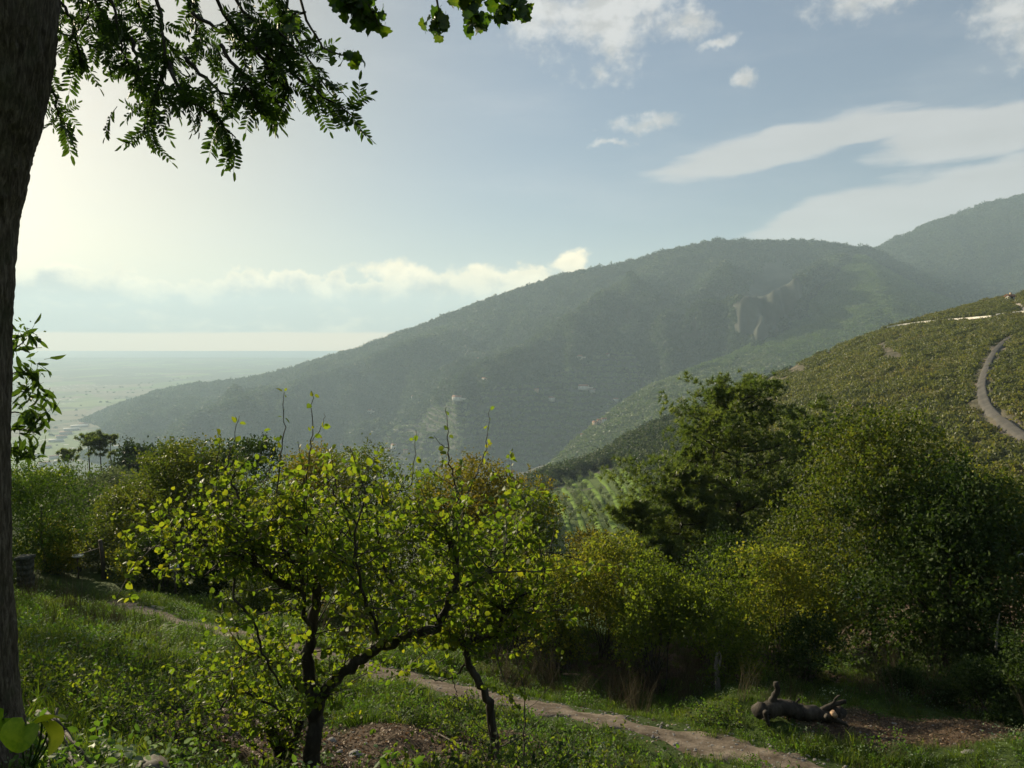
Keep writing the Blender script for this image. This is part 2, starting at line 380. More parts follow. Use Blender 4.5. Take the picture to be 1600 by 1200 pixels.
M['wall2'] = solid_mat('ochre_plaster', [(0.50, 0.36, 0.22), (0.6, 0.46, 0.30)], 0.4, 0.9, 0)
M['roof'] = solid_mat('terracotta_roof', [(0.22, 0.09, 0.05), (0.38, 0.18, 0.10)], 1.5, 0.85, 0.2)
M['glass'] = solid_mat('dark_window', [(0.02, 0.025, 0.03), (0.04, 0.045, 0.05)], 1.5, 0.15, 0, spec=0.6)
M['metal'] = solid_mat('grey_metal', [(0.25, 0.25, 0.25), (0.4, 0.4, 0.4)], 5, 0.5, 0)
M['dirt_path'] = solid_mat('path_dirt', [(0.07, 0.052, 0.036), (0.14, 0.11, 0.082), (0.24, 0.195, 0.15)], 2.6, 0.95, 0.9, spec=0.1, detail=10, dist=0.03)
M['asphalt'] = solid_mat('worn_road', [(0.07, 0.066, 0.06), (0.12, 0.112, 0.10)], 0.3, 0.95, 0.3, spec=0.1)
M['track'] = solid_mat('pale_track', [(0.38, 0.32, 0.26), (0.5, 0.44, 0.36)], 0.3, 0.95, 0.3, spec=0.1)
M['heather'] = solid_mat('hill_soil', [(0.05, 0.045, 0.025), (0.09, 0.08, 0.045), (0.20, 0.155, 0.12)], 0.12, 0.95, 0.6, dist=0.4)


def ground_material():
    m, x, out = new_mat('ground_soil_and_turf'); tc = x.n('ShaderNodeTexCoord')
    at = x.n('ShaderNodeAttribute'); at.attribute_name = 'soil'
    p = tc.outputs['Object']
    n1 = x.noise(p, 1.2, 6, 0.65); n2 = x.noise(p, 14, 6, 0.7)
    grass = x.ramp(n1, [(0.3, (0.03, 0.05, 0.012)), (0.6, (0.06, 0.09, 0.02)), (0.8, (0.09, 0.09, 0.035))])
    soil = x.ramp(n2, [(0.3, (0.035, 0.024, 0.016)), (0.55, (0.09, 0.062, 0.042)), (0.75, (0.16, 0.12, 0.085))])
    f = x.step(x.m('MULTIPLY_ADD', x.m('SUBTRACT', n1, 0.5), 0.8, at.outputs['Fac']), 0.35, 0.65)
    pb = x.n('ShaderNodeBsdfPrincipled'); x.put(pb.inputs['Base Color'], x.mix(f, grass, soil)); pb.inputs['Roughness'].default_value = 0.95
    pb.inputs['Specular IOR Level'].default_value = 0.1
    b = x.n('ShaderNodeBump'); b.inputs['Strength'].default_value = 0.9; b.inputs['Distance'].default_value = 0.05
    x.put(b.inputs['Height'], x.noise(p, 9, 8, 0.75)); m.node_tree.links.new(b.outputs[0], pb.inputs['Normal'])
    m.node_tree.links.new(pb.outputs[0], out.inputs[0])
    return m


def field_material():
    m, x, out = new_mat('plain_fields'); tc = x.n('ShaderNodeTexCoord')
    mp = x.n('ShaderNodeMapping'); m.node_tree.links.new(tc.outputs['Object'], mp.inputs[0]); mp.inputs['Scale'].default_value = (0.0035, 0.0019, 1); mp.inputs['Rotation'].default_value = (0, 0, 0.35)
    vo = x.n('ShaderNodeTexVoronoi'); vo.distance = 'CHEBYCHEV'; m.node_tree.links.new(mp.outputs[0], vo.inputs[0]); vo.inputs['Scale'].default_value = 1.0
    sp = x.n('ShaderNodeSeparateColor'); m.node_tree.links.new(vo.outputs['Color'], sp.inputs[0])
    col = x.ramp(sp.outputs[0], [(0.0, (0.03, 0.05, 0.02)), (0.3, (0.09, 0.15, 0.03)), (0.45, (0.14, 0.20, 0.05)), (0.6, (0.16, 0.14, 0.08)), (0.8, (0.05, 0.08, 0.03)), (1.0, (0.24, 0.22, 0.15))], 'CONSTANT')
    n = x.noise(tc.outputs['Object'], 0.004, 8, 0.7)
    col = x.mix(x.step(n, 0.5, 0.6), col, (0.035, 0.055, 0.025))
    # pale specks: far roofs and greenhouses
    v2 = x.n('ShaderNodeTexVoronoi'); x.put(v2.inputs[0], tc.outputs['Object']); v2.inputs['Scale'].default_value = 0.02
    n3 = x.noise(tc.outputs['Object'], 0.0011, 4, 0.6)
    sk = x.m('MULTIPLY', x.m('LESS_THAN', v2.outputs['Distance'], 0.25), x.step(n3, 0.55, 0.62))
    col = x.mix(sk, col, (0.5, 0.47, 0.43))
    pb = x.n('ShaderNodeBsdfPrincipled'); x.put(pb.inputs['Base Color'], col); pb.inputs['Roughness'].default_value = 0.95; pb.inputs['Specular IOR Level'].default_value = 0.1
    m.node_tree.links.new(pb.outputs[0], out.inputs[0])
    return m


M['ground'] = ground_material(); M['fields'] = field_material()
M['sea'] = solid_mat('sea_water', [(0.02, 0.04, 0.05), (0.03, 0.05, 0.06)], 0.001, 0.35, 0, spec=0.5)
M['forest_floor'] = solid_mat('mountain_ground', [(0.03, 0.032, 0.018), (0.045, 0.045, 0.027), (0.07, 0.065, 0.045)], 0.01, 0.95, 0.5, dist=5)
M['meadow'] = solid_mat('terrace_turf', [(0.09, 0.15, 0.02), (0.14, 0.21, 0.03)], 0.3, 0.95, 0.3, spec=0.1)

# ------------------------------------------------------------------ the ground near the camera
PATH = [(150, 952, 24.5), (260, 970, 20.8), (350, 988, 19.4), (450, 1010, 18.2), (540, 1034, 17.2), (620, 1058, 16.4), (720, 1080, 15.7), (820, 1102, 15.0), (910, 1120, 14.5), (1000, 1139, 14.0), (1150, 1172, 13.1), (1260, 1203, 12.3), (1450, 1262, 11.1), (1700, 1350, 9.8)]
ctrl = [P(*t) for t in PATH]
ctrl += [P(*t) for t in [(230, 1200, 4.6), (20, 1200, 4.4), (400, 1245, 6.0), (100, 1100, 9), (100, 1000, 15), (60, 925, 21), (200, 1060, 11.5), (300, 1010, 16), (200, 960, 20), (320, 1120, 9.8), (275, 938, 24), (180, 905, 27), (480, 1228, 8.3), (600, 1150, 10.8), (770, 1165, 10.8), (620, 1108, 13), (950, 1200, 10.5), (850, 1150, 12.2),
                         (1000, 1075, 17.2), (700, 1025, 19.2), (850, 1045, 19), (1200, 1085, 16.8), (1300, 1100, 16.5), (1550, 1152, 14.6), (1420, 1115, 16.3), (450, 975, 21.5), (1590, 1200, 12.6), (1100, 1195, 12.3)]]
ctrl += [(a, b, c - 0.0192 * max(0, b - 4)) for a, b, c in [(0, 0, -1.7), (0, -4, -1.5), (-5, -4, -1.4), (5, -4, -1.8), (0, 2.2, -1.9), (4, 3, -2.7), (-4, 2.5, -1.7), (-8, 6, -2.6), (9, 5, -5.0), (0, -30, 3), (30, -10, -2), (-30, -10, 3), (-14, 12, -4.5), (-25, 25, -7), (16, 10, -7.2),
         (-14, 32, -9.8), (-24, 45, -13), (-48, 85, -20), (-82, 150, -27), (-105, 210, -50), (-60, 210, -60), (-150, 150, -30), (-10, 30, -10), (0, 28, -10.3), (0, 50, -22), (0, 100, -52), (0, 250, -120), (12, 30, -12.5), (30, 60, -24), (50, 110, -38), (100, 200, -70), (40, 35, -13), (70, 60, -20), (100, 250, -120), (-100, 400, -160), (60, 400, -170), (-250, 300, -110), (250, 150, -60), (-60, 60, -14), (-100, 80, -18), (24, 22, -9.6), (-40, 40, -9)]]
ctrl = np.array(ctrl, float)


def warp(x, y):
    r = np.hypot(x, y) + 1e-6; k = np.log1p(r / 4.0) / r
    return np.stack([x * k, y * k], -1)


def tps(r): return r ** 2 * np.log(r + 1e-9)


cw = warp(ctrl[:, 0], ctrl[:, 1]); cv = ctrl[:, 2] / (np.hypot(ctrl[:, 0], ctrl[:, 1]) + 3)
nC = len(ctrl)
K = np.zeros((nC + 3, nC + 3)); D = np.linalg.norm(cw[:, None] - cw[None], axis=-1)
K[:nC, :nC] = tps(D) + np.eye(nC) * 0.0015; K[:nC, nC] = 1; K[:nC, nC + 1:] = cw; K[nC, :nC] = 1; K[nC + 1:, :nC] = cw.T
rb = np.linalg.solve(K, np.concatenate([cv, [0, 0, 0]]))
path_xy = smooth_line(np.array([P(*t)[:2] for t in PATH]), 140)


def path_dist(x, y):
    p = np.stack([x, y], -1).reshape(-1, 1, 2)
    out = np.empty(len(p))
    for i in range(0, len(p), 20000):
        out[i:i + 20000] = np.linalg.norm(p[i:i + 20000] - path_xy[None], axis=-1).min(1)
    return out.reshape(np.shape(x))


def ground_z(x, y, detail=True):
    x = np.asarray(x, float); y = np.asarray(y, float); w = warp(x, y); sh = x.shape; w = w.reshape(-1, 2)
    z = np.zeros(len(w))
    for i in range(0, len(w), 20000):
        d = np.linalg.norm(w[i:i + 20000, None] - cw[None], axis=-1)
        z[i:i + 20000] = tps(d) @ rb[:nC] + rb[nC] + w[i:i + 20000] @ rb[nC + 1:]
    r = np.hypot(x, y); z = z.reshape(sh) * (r + 3)
    if detail:
        pd = np.clip((path_dist(x, y) - 0.8) / 1.5, 0, 1)
        z = z + pd * (fbm(x / 1.7, y / 1.7, 4, 3) * 0.42 + fbm(x / 9, y / 9, 3, 5) * np.clip(r / 20, 0, 3) * 0.8)
    return z


def make_ground():
    az = np.concatenate([np.linspace(-180, -60, 40)[:-1], np.linspace(-60, 60, 420), np.linspace(60, 180, 40)[1:-1]])
    rr = np.geomspace(1.2, 420, 330)
    A, Rr = np.meshgrid(np.radians(az), rr)
    X = Rr * np.sin(A); Y = Rr * np.cos(A); Z = ground_z(X, Y)
    # soil mask: bare dirt in the middle foreground, wood chips at lower right
    def disc(c, a, b): return np.clip(1.3 - np.hypot((X - c[0]) / a, (Y - c[1]) / b), 0, 1)
    c1 = P(640, 1180, 10.0); c2 = P(1430, 1165, 14.2); c3 = P(350, 1160, 8.5)
    S = np.maximum(np.maximum(disc(c1, 3.3, 2.6), disc(c2, 2.6, 1.2)), disc(c3, 1.4, 1.6))
    S = np.maximum(S, 0.8 * (Y > 16.5) * (np.hypot(X, Y) > 19.5) * (X > 0))
    nr, na = X.shape
    v = np.stack([X, Y, Z], -1).reshape(-1, 3)
    i = np.arange(nr - 1)[:, None] * na; j = np.arange(na)[None]
    q = np.stack([i + j, i + na + j, i + na + (j + 1) % na, i + (j + 1) % na], -1).reshape(-1, 4)
    v = np.vstack([v, [[0, 0, float(ground_z(np.array([0.0]), np.array([0.0]))[0])]]])
    tri = np.array([[len(v) - 1, k, (k + 1) % na] for k in range(na)])[:, [0, 2, 1]]
    me = mk_mesh('ground', v, [q, tri], [M['ground']], True, {'soil': ('FLOAT', np.append(S.ravel(), 0))})
    o = link('ground', me); tag(o, kind='structure')
    return me


ground_me = make_ground()


def bvh_of(me):
    n = len(me.vertices); co = np.empty(n * 3, np.float32); me.vertices.foreach_get('co', co)
    return BVHTree.FromPolygons([tuple(c) for c in co.reshape(-1, 3).tolist()], [tuple(p.vertices) for p in me.polygons])


g_bvh = bvh_of(ground_me)


def hit(px, py, bvh=None):
    d = Vector(ray(px, py)).normalized(); h = (bvh or g_bvh).ray_cast(Vector((0, 0, 0)), d)
    return np.array(h[0]) if h[0] else None


def on_ground(x, y):
    h = g_bvh.ray_cast(Vector((x, y, 300)), Vector((0, 0, -1)))
    return np.array(h[0]) if h[0] else np.array([x, y, float(ground_z(np.array([x]), np.array([y]))[0])])


def gz_fast(x, y):
    return np.array([on_ground(a, b)[2] for a, b in zip(x, y)])


def strip(name, xy, width, zfun, mat, dive=0.07, lift=0.035, nw=8, wn=0.25, even=0):
    T = unit(np.gradient(xy, axis=0)); N = np.stack([-T[:, 1], T[:, 0]], -1)
    u = np.linspace(-1, 1, nw + 1)
    w = width / 2 * (1 + wn * fbm(np.arange(len(xy)) * 0.35, np.zeros(len(xy)), 4, 11))
    X = xy[:, 0:1] + N[:, 0:1] * u[None] * w[:, None]; Y = xy[:, 1:2] + N[:, 1:2] * u[None] * w[:, None]
    Z = zfun(X.ravel(), Y.ravel()).reshape(X.shape) + lift - (lift + dive) * np.abs(u)[None] ** 6
    if even:
        Zc = np.pad(Z, ((even, even), (0, 0)), 'edge'); Z = np.mean([Zc[q:q + len(Z)] for q in range(2 * even + 1)], axis=0)
    n, k = X.shape; v = np.stack([X, Y, Z], -1).reshape(-1, 3)
    i = np.arange(n - 1)[:, None] * k; j = np.arange(k - 1)[None]
    q = np.stack([i + j, i + j + 1, i + k + j + 1, i + k + j], -1).reshape(-1, 4)
    return mk_mesh(name, v, [q], [mat], True)


tag(link('path', strip('path', path_xy, 1.3, gz_fast, M['dirt_path'], wn=0.9)), kind='structure')

# plain and sea
def sheet(name, x0, x1, y0, y1, z, mat, n=40):
    X, Y = np.meshgrid(np.linspace(x0, x1, n), np.linspace(y0, y1, n)); v = np.stack([X, Y, np.full_like(X, z)], -1).reshape(-1, 3)
    i = np.arange(n - 1)[:, None] * n; j = np.arange(n - 1)[None]
    return tag(link(name, mk_mesh(name, v, [np.stack([i + j, i + j + 1, i + n + j + 1, i + n + j], -1).reshape(-1, 4)], [mat])), kind='structure')


sheet('sea', -17500, 17500, -7000, 17500, PLAIN - 2, M['sea'])
sheet('plain', -15000, 15000, -6000, 13000, PLAIN, M['fields'])


# ------------------------------------------------------------------ hills
def to_px(p):
    d = p[..., 1] * math.cos(PITCH) - p[..., 2] * math.sin(PITCH); u = p[..., 1] * math.sin(PITCH) + p[..., 2] * math.cos(PITCH)
    return 800 + F * p[..., 0] / d, 600 - F * u / d


def loft(name, rows, ns, nts, mat, amp=0.0, fs=8.0, ft=1.5, seed=0, rowamp=None, fine=0.0, bumps=(), rows_cut=None):
    rows_w = []
    for r in rows:
        pts = np.array([P(*t) if not isinstance(t, np.ndarray) else t for t in r]); rows_w.append(smooth_line(pts, ns))
    V = []; Tt = []
    for a in range(len(rows_w) - 1):
        t = np.linspace(0, 1, nts[a] + (a == len(rows_w) - 2), endpoint=(a == len(rows_w) - 2))
        for u in t: V.append(rows_w[a] * (1 - u) + rows_w[a + 1] * u); Tt.append(a + u)
    V = np.array(V); Tt = np.array(Tt); n, k, _ = V.shape
    S, T = np.meshgrid(np.linspace(0, 1, k), Tt)
    ra = np.interp(T, np.arange(len(rows_w)), rowamp if rowamp is not None else [1] * len(rows_w))
    nz = fbm(S * fs + 0.15 * fbm(T * 2, S * 4, 3, seed + 5), T * ft, 5, seed)
    ridged = 1 - 2 * np.abs(fbm(S * fs * 1.6 + T * 0.6, T * ft, 4, seed + 9)) * 1.6
    V[..., 2] += ra * amp * (nz + 0.45 * (ridged - 0.6))
    for line, A_, w_ in bumps:
        u_, v_ = to_px(V[:rows_cut] if rows_cut else V); l = smooth_line(np.array(line, float), 60)
        dd_ = np.full(u_.shape, 1e9)
        for q in l: dd_ = np.minimum(dd_, np.hypot(u_ - q[0], v_ - q[1]))
        V[:rows_cut, :, 2] += A_ * np.exp(-(dd_ / w_) ** 1.4) * np.clip((rows_cut + 10 - np.arange(rows_cut)) / 60.0, 0, 1)[:, None]
    if fine: V[..., 2] += fine * fbm(V[..., 0] / (fine * 6), V[..., 1] / (fine * 6), 3, seed + 2)
    i = np.arange(n - 1)[:, None] * k; j = np.arange(k - 1)[None]
    q = np.stack([i + j, i + j + 1, i + k + j + 1, i + k + j], -1).reshape(-1, 4)
    me = mk_mesh(name, V.reshape(-1, 3), [q], [mat], True)
    o = tag(link(name, me), kind='structure')
    return o, V


def back(row, dy, z):
    out = []
    for t in row:
        p = P(*t); out.append(np.array([p[0] * (1 + dy / p[1]), p[1] + dy, z]))
    return out


A_ridge = [(40, 690, 3700), (130, 657, 3800), (200, 628, 3900), (260, 611, 4000), (310, 600, 4000), (350, 598, 3950), (400, 590, 3900), (450, 578, 3850), (500, 563, 3800), (550, 549, 3750), (600, 530, 3700), (650, 512, 3650), (700, 493, 3600), (750, 475, 3550), (800, 457, 3500), (880, 430, 3450), (950, 417, 3400), (1000, 404, 3350), (1050, 390, 3300), (1110, 379, 3300), (1150, 377, 3300), (1250, 378, 3300), (1300, 382, 3250), (1350, 388, 3200), (1375, 395, 3200), (1400, 410, 3150), (1450, 435, 3100), (1510, 466, 3000), (1600, 520, 2900), (1700, 560, 2800)]
def sub(r, n=12): return [r[int(round(i))] for i in np.linspace(0, len(r) - 1, n)]
A_mid = [(60, 700, 3300), (200, 665, 3150), (330, 645, 3050), (450, 640, 2950), (560, 620, 2850), (700, 585, 2750), (820, 565, 2700), (930, 540, 2650), (1050, 525, 2600), (1180, 510, 2550), (1300, 500, 2500), (1450, 520, 2450), (1600, 570, 2350), (1700, 600, 2300)]
A_bot = [(60, 735, 2650), (200, 745, 2450), (330, 765, 2250), (450, 775, 2150), (560, 780, 2050), (700, 785, 1950), (820, 790, 1850), (930, 790, 1800), (1050, 760, 1750), (1180, 720, 1700), (1300, 690, 1650), (1450, 660, 1600), (1600, 640, 1550), (1700, 640, 1500)]
mountain, VA = loft('mountain', [A_bot, A_mid, A_ridge, back(A_ridge, 900, PLAIN - 10)], 420, [90, 90, 16], M['forest_floor'], 150, 11, 1.2, 21, [0.7, 1.0, 0.02, 0], 9,
                    [([(1318, 440), (1280, 480), (1200, 540), (1090, 595)], 150, 34), ([(1000, 460), (950, 510), (850, 585), (700, 665)], 130, 32), ([(700, 545), (620, 580), (480, 630), (300, 695)], 95, 26), ([(1140, 440), (1110, 490), (1040, 545)], 100, 28)], 165)
B_ridge = [(1100, 560, 4600), (1200, 500, 4500), (1300, 432, 4450), (1360, 396, 4400), (1400, 374, 4400), (1450, 352, 4400), (1500, 333, 4400), (1550, 316, 4400), (1600, 307, 4400), (1700, 300, 4400), (1850, 320, 4300), (2050, 330, 4200)]
B_bot = [(1150, 620, 3500), (1250, 600, 3400), (1330, 560, 3350), (1400, 540, 3300), (1450, 530, 3250), (1500, 530, 3200), (1550, 530, 3150), (1600, 530, 3100), (1700, 530, 3000), (1850, 530, 2900), (2000, 530, 2800), (2200, 530, 2700)]
B_ridge = [(a, b, c * 0.86) for a, b, c in B_ridge]; B_bot = [(a, b, c * 0.86) for a, b, c in B_bot]
far_mountain, VB = loft('far_mountain', [B_bot, B_ridge, back(B_ridge, 900, PLAIN - 10)], 220, [110, 14], M['forest_floor'], 110, 9, 1.4, 33, [0.5, 0.04, 0], 10)
C_ridge = [(800, 790, 1250), (860, 728, 1400), (930, 662, 1550), (1000, 612, 1700), (1050, 590, 1800), (1100, 572, 1900), (1160, 548, 2050), (1220, 512, 2250), (1270, 470, 2500), (1320, 420, 2800), (1345, 400, 2950), (1380, 420, 2900), (1440, 452, 2750), (1500, 478, 2600), (1600, 540, 2500)]
C_bot = [(850, 850, 900), (900, 830, 950), (960, 800, 1000), (1030, 770, 1050), (1100, 740, 1100), (1160, 720, 1150), (1220, 690, 1250), (1290, 650, 1350), (1350, 620, 1450), (1400, 590, 1600), (1450, 570, 1700), (1500, 560, 1700), (1550, 560, 1700), (1600, 570, 1650), (1700, 600, 1600)]
spur, VC = loft('olive_hill', [C_bot, C_ridge, back(C_ridge, 350, -300)], 260, [110, 10], M['forest_floor'], 34, 9, 1.4, 41, [0.6, 0.03, 0], 5)
D_ridge = [(700, 830, 420), (800, 775, 450), (860, 748, 470), (900, 738, 490), (950, 716, 520), (1000, 684, 560), (1050, 664, 590), (1100, 644, 620), (1150, 625, 640), (1200, 600, 660), (1300, 570, 680)]
D_bot = [(760, 960, 190), (830, 920, 200), (880, 890, 210), (930, 870, 215), (980, 860, 220), (1030, 850, 225), (1080, 840, 230), (1130, 830, 235), (1180, 810, 240), (1240, 800, 245), (1330, 790, 250)]
wood_hill, VD = loft('wooded_hill', [D_bot, D_ridge, back(D_ridge, 160, -220)], 160, [90, 8], M['forest_floor'], 9, 5, 1.2, 55, [0.5, 0.05, 0], 1.5)
E_ridge = [(1110, 640, 330), (1150, 624, 345), (1190, 598, 355), (1220, 583, 365), (1260, 563, 375), (1310, 543, 385), (1350, 527, 395), (1385, 513, 400), (1420, 503, 405), (1460, 492, 410), (1500, 482, 415), (1550, 468, 420), (1600, 457, 420), (1700, 440, 420), (1900, 400, 420)]
E_bot = [(1000, 860, 120), (1060, 850, 120), (1120, 845, 120), (1180, 840, 120), (1240, 835, 118), (1300, 830, 116), (1360, 825, 115), (1400, 820, 114), (1450, 815, 112), (1500, 815, 110), (1550, 815, 108), (1600, 810, 106), (1680, 805, 105), (1800, 800, 100), (2000, 800, 95)]
slope, VE = loft('shrubby_slope', [E_bot, E_ridge, back(E_ridge, 150, -120)], 220, [130, 8], M['heather'], 5.5, 8, 1.6, 61, [0.3, 0.06, 0], 1.2)
bA, bB, bC, bD, bE = (bvh_of(o.data) for o in (mountain, far_mountain, spur, wood_hill, slope))


def sample_loft(V, n, rows=None, nocap=None):
    """area weighted random points on the front part of a loft grid"""
    G = V if rows is None else V[rows[0]:rows[1]]
    a = G[:-1, :-1]; b = G[:-1, 1:]; c = G[1:, :-1]
    ar = np.linalg.norm(np.cross(b - a, c - a), axis=-1); p = (ar / ar.sum()).ravel()
    k = rng.choice(len(p), n, p=p); i, j = np.divmod(k, ar.shape[1]); u = rng.random((n, 1)); v = rng.random((n, 1))
    pt = G[i, j] * (1 - u) * (1 - v) + G[i, j + 1] * u * (1 - v) + G[i + 1, j] * (1 - u) * v + G[i + 1, j + 1] * u * v
    return pt, i + (rows[0] if rows else 0), j


# ------------------------------------------------------------------ instancing
def scatter(name, pts, rot, scl, vi, variants, label=None, cat=None, parent=None, kind='stuff'):
    """one object holding instances of small meshes (uncountable cover)"""
    n = len(pts); scl = np.asarray(scl, float)
    if scl.ndim == 1: scl = np.repeat(scl[:, None], 3, 1)
    me = mk_mesh(name, pts, [], [], False, {'rot': ('FLOAT_VECTOR', rot), 'scl': ('FLOAT_VECTOR', scl), 'vi': ('INT', vi)})
    o = link(name, me, parent); tag(o, label, cat, None, kind)
    ng = bpy.data.node_groups.new(name + '_scatter', 'GeometryNodeTree')
    ng.interface.new_socket('Geometry', in_out='INPUT', socket_type='NodeSocketGeometry'); ng.interface.new_socket('Geometry', in_out='OUTPUT', socket_type='NodeSocketGeometry')
    N = ng.nodes; L = ng.links; gi = N.new('NodeGroupInput'); go = N.new('NodeGroupOutput'); jn = N.new('GeometryNodeJoinGeometry')
    def attr(nm, t):
        a = N.new('GeometryNodeInputNamedAttribute'); a.data_type = t; a.inputs['Name'].default_value = nm; return a.outputs['Attribute']
    ra = attr('rot', 'FLOAT_VECTOR'); sa = attr('scl', 'FLOAT_VECTOR'); va = attr('vi', 'INT')
    e2r = N.new('FunctionNodeEulerToRotation'); L.new(ra, e2r.inputs[0])
    for k, ob in enumerate(variants):
        oi = N.new('GeometryNodeObjectInfo'); oi.inputs['Object'].default_value = ob; oi.inputs['As Instance'].default_value = True
        cp = N.new('FunctionNodeCompare'); cp.data_type = 'INT'; cp.operation = 'EQUAL'; L.new(va, cp.inputs[2]); cp.inputs[3].default_value = k
        ip = N.new('GeometryNodeInstanceOnPoints'); L.new(gi.outputs[0], ip.inputs['Points']); L.new(cp.outputs[0], ip.inputs['Selection'])
        L.new(oi.outputs['Geometry'], ip.inputs['Instance']); L.new(e2r.outputs[0], ip.inputs['Rotation']); L.new(sa, ip.inputs['Scale'])
        L.new(ip.outputs[0], jn.inputs[0])
    L.new(jn.outputs[0], go.inputs[0])
    md = o.modifiers.new('scatter', 'NODES'); md.node_group = ng
    return o


def proto(name, me): return bpy.data.objects.new(name, me)      # never linked: only a source for instances


def clump_mesh(name, n, size, mat, flat=0.8, core=True):
    """leafy lump of radius 1"""
    d = rand_dirs(n); d[:, 2] = np.abs(d[:, 2]) * 1.0 - 0.25
    lob = rand_dirs(7, 0.3) * 0.35
    c = lob[rng.integers(0, 7, n)]
    pos = c + unit(d) * (0.62 + 0.12 * rng.random((n, 1))); pos[:, 2] *= flat
    v, f = leaf_arrays(pos, rand_dirs(n), unit(d) + 0.6 * rand_dirs(n), size * (0.7 + 0.6 * rng.random(n)), size * 0.8, LEAF4)
    return proto(name, mk_mesh(name, v, [f], [mat]))


def tree_lump(name, mat, nl=260, size=0.16):
    """small far tree: stem plus crown clumps, height about 2"""
    m = MB(); m.tube([(0, 0, 0), (0.03, 0, 0.7), (0, 0.05, 1.3)], [0.07, 0.05, 0.03], 4)
    k = 9; lc = np.column_stack([rng.normal(0, .38, k), rng.normal(0, .38, k), 1.15 + rng.normal(0, .3, k)])
    ci = rng.integers(0, k, nl); d = rand_dirs(nl, 0.2); pos = lc[ci] + d * (0.34 + 0.1 * rng.random((nl, 1)))
    v, f = leaf_arrays(pos, rand_dirs(nl), d + 0.7 * rand_dirs(nl), size, size, LEAF4)
    tm = m.mesh(name)
    tv = np.concatenate(m.v); fl = [np.concatenate(a) for a in m.f.values()]
    me = mk_mesh(name, np.vstack([tv, v]), fl + [f + len(tv)], [M['bark'], mat])
    mi = np.ones(len(me.polygons), np.int32); mi[:sum(len(a) for a in fl)] = 0
    me.polygons.foreach_set('material_index', mi)
    return proto(name, me)


def zrot(n, tilt=0.0):
    return np.column_stack([rng.normal(0, tilt, n), rng.normal(0, tilt, n), rng.random(n) * 6.283])


far_c = [clump_mesh('far_clump', 60, 0.55, M['far_wood'], 1.0) for _ in range(4)]
oliv_c = [clump_mesh('olive_clump', 60, 0.5, M['far_olive'], 0.9) for _ in range(3)]
maq_c = [clump_mesh('maquis_clump', 150, 0.26, M['maquis'], 0.75) for _ in range(4)]


def cover(name, V, n, rows, variants, smin, smax, label, keep=None, sink=0.1, scale_z=(0.8, 1.3), color=None):
    pt, i, j = sample_loft(V, n, rows)
    if keep is not None:
        k = keep(pt); pt = pt[k]
    n = len(pt); s = smin + (smax - smin) * rng.random(n) ** 1.5
    pt = pt.copy(); pt[:, 2] -= s * sink
    sc3 = np.column_stack([s, s, s * (scale_z[0] + (scale_z[1] - scale_z[0]) * rng.random(n))])
    return scatter(name, pt, zrot(n), sc3, rng.integers(0, len(variants), n), variants, label)


def px_noise(pt, sc_, seed):
    u, v = to_px(pt); return fbm(u / sc_, v / sc_, 4, seed)


def patch(pt):
    u, v = to_px(pt); n = 0.5 * fbm(u / 16, v / 16, 3, 71)
    q1 = np.hypot((u - 1200 + (v - 470) * 0.35) / 40, (v - 470) / 52) + n; q2 = np.hypot((u - 1090) / 26, (v - 522) / 9) + n; q3 = np.hypot((u - 985) / 10 , (v - 490 + (u - 985) * 1.6) / 12) + n
    return (q1 > 1.2) & (q2 > 0.9) & (q3 > 0.9)


def olive_zone(pt):
    u, v = to_px(pt)
    lo = np.interp(u, [300, 560, 700, 850, 950, 1000, 1040, 1200], [760, 690, 625, 590, 560, 560, 600, 700])
    return (v > lo + 30 * fbm(u / 60, v / 60, 3, 8)) & (u > 380)


cover('mountain_forest', VA, 120000, (0, 182), far_c, 7, 15, 'dark hazy forest covering the big mountain', lambda p: ~olive_zone(p) & (px_noise(p, 55, 4) < 0.62) & patch(p))
# terraced olives on the foot of the mountain: rows that follow the contour
ptO, iO, jO = sample_loft(VA, 70000, (0, 120))
kO = olive_zone(ptO); ptO = ptO[kO]
step = 17.0; ptO[:, 2] = ptO[:, 2]
row = np.round(ptO[:, 2] / step) * step
near = np.abs(ptO[:, 2] - row) < 5.0
ptO = ptO[near]
scatter('olive_terraces', ptO, zrot(len(ptO)), 4.5 + 3.0 * rng.random(len(ptO)), rng.integers(0, 3, len(ptO)), oliv_c, 'terraced grey-green olive groves on the lower mountain slope')
cover('far_mountain_forest', VB, 50000, (0, 112), far_c, 8, 15, 'blue-hazed forest on the farthest mountain at right')
grn_c = [clump_mesh('green_clump', 60, 0.5, M['far_green'], 1.0) for _ in range(3)]
cover('olive_hill_trees', VC, 60000, (0, 112), oliv_c + grn_c[:1], 3.5, 6.5, 'olive trees covering the mid-distance spur', lambda p: to_px(p)[1] > 575 + 40 * px_noise(p, 40, 3))
cover('spur_wood', VC, 60000, (0, 112), grn_c, 5, 9, 'wood tinted sunlit green on the upper part of the spur', lambda p: to_px(p)[1] <= 575 + 40 * px_noise(p, 40, 3))

wood_t = [tree_lump('wood_tree', M['far_wood'], 300, 0.2) for _ in range(3)] + [tree_lump('wood_tree', M['grey_leaf'], 240, 0.2) for _ in range(2)]


def green_rows_zone(pt):
    u, v = to_px(pt)
    top = np.interp(u, [850, 900, 960, 1010], [765, 745, 728, 745]); return (v > top) & (u < 1015) & (u > 845)


ptD, _, _ = sample_loft(VD, 9000, (0, 92)); ptD = ptD[~green_rows_zone(ptD)]
sD = 3.0 + 2.2 * rng.random(len(ptD))
scatter('hill_wood', ptD - np.column_stack([0 * sD, 0 * sD, sD * 0.15]), zrot(len(ptD), 0.05), sD, rng.integers(0, 5, len(ptD)), wood_t, 'brown-green wood on the ridge left of the big pine')


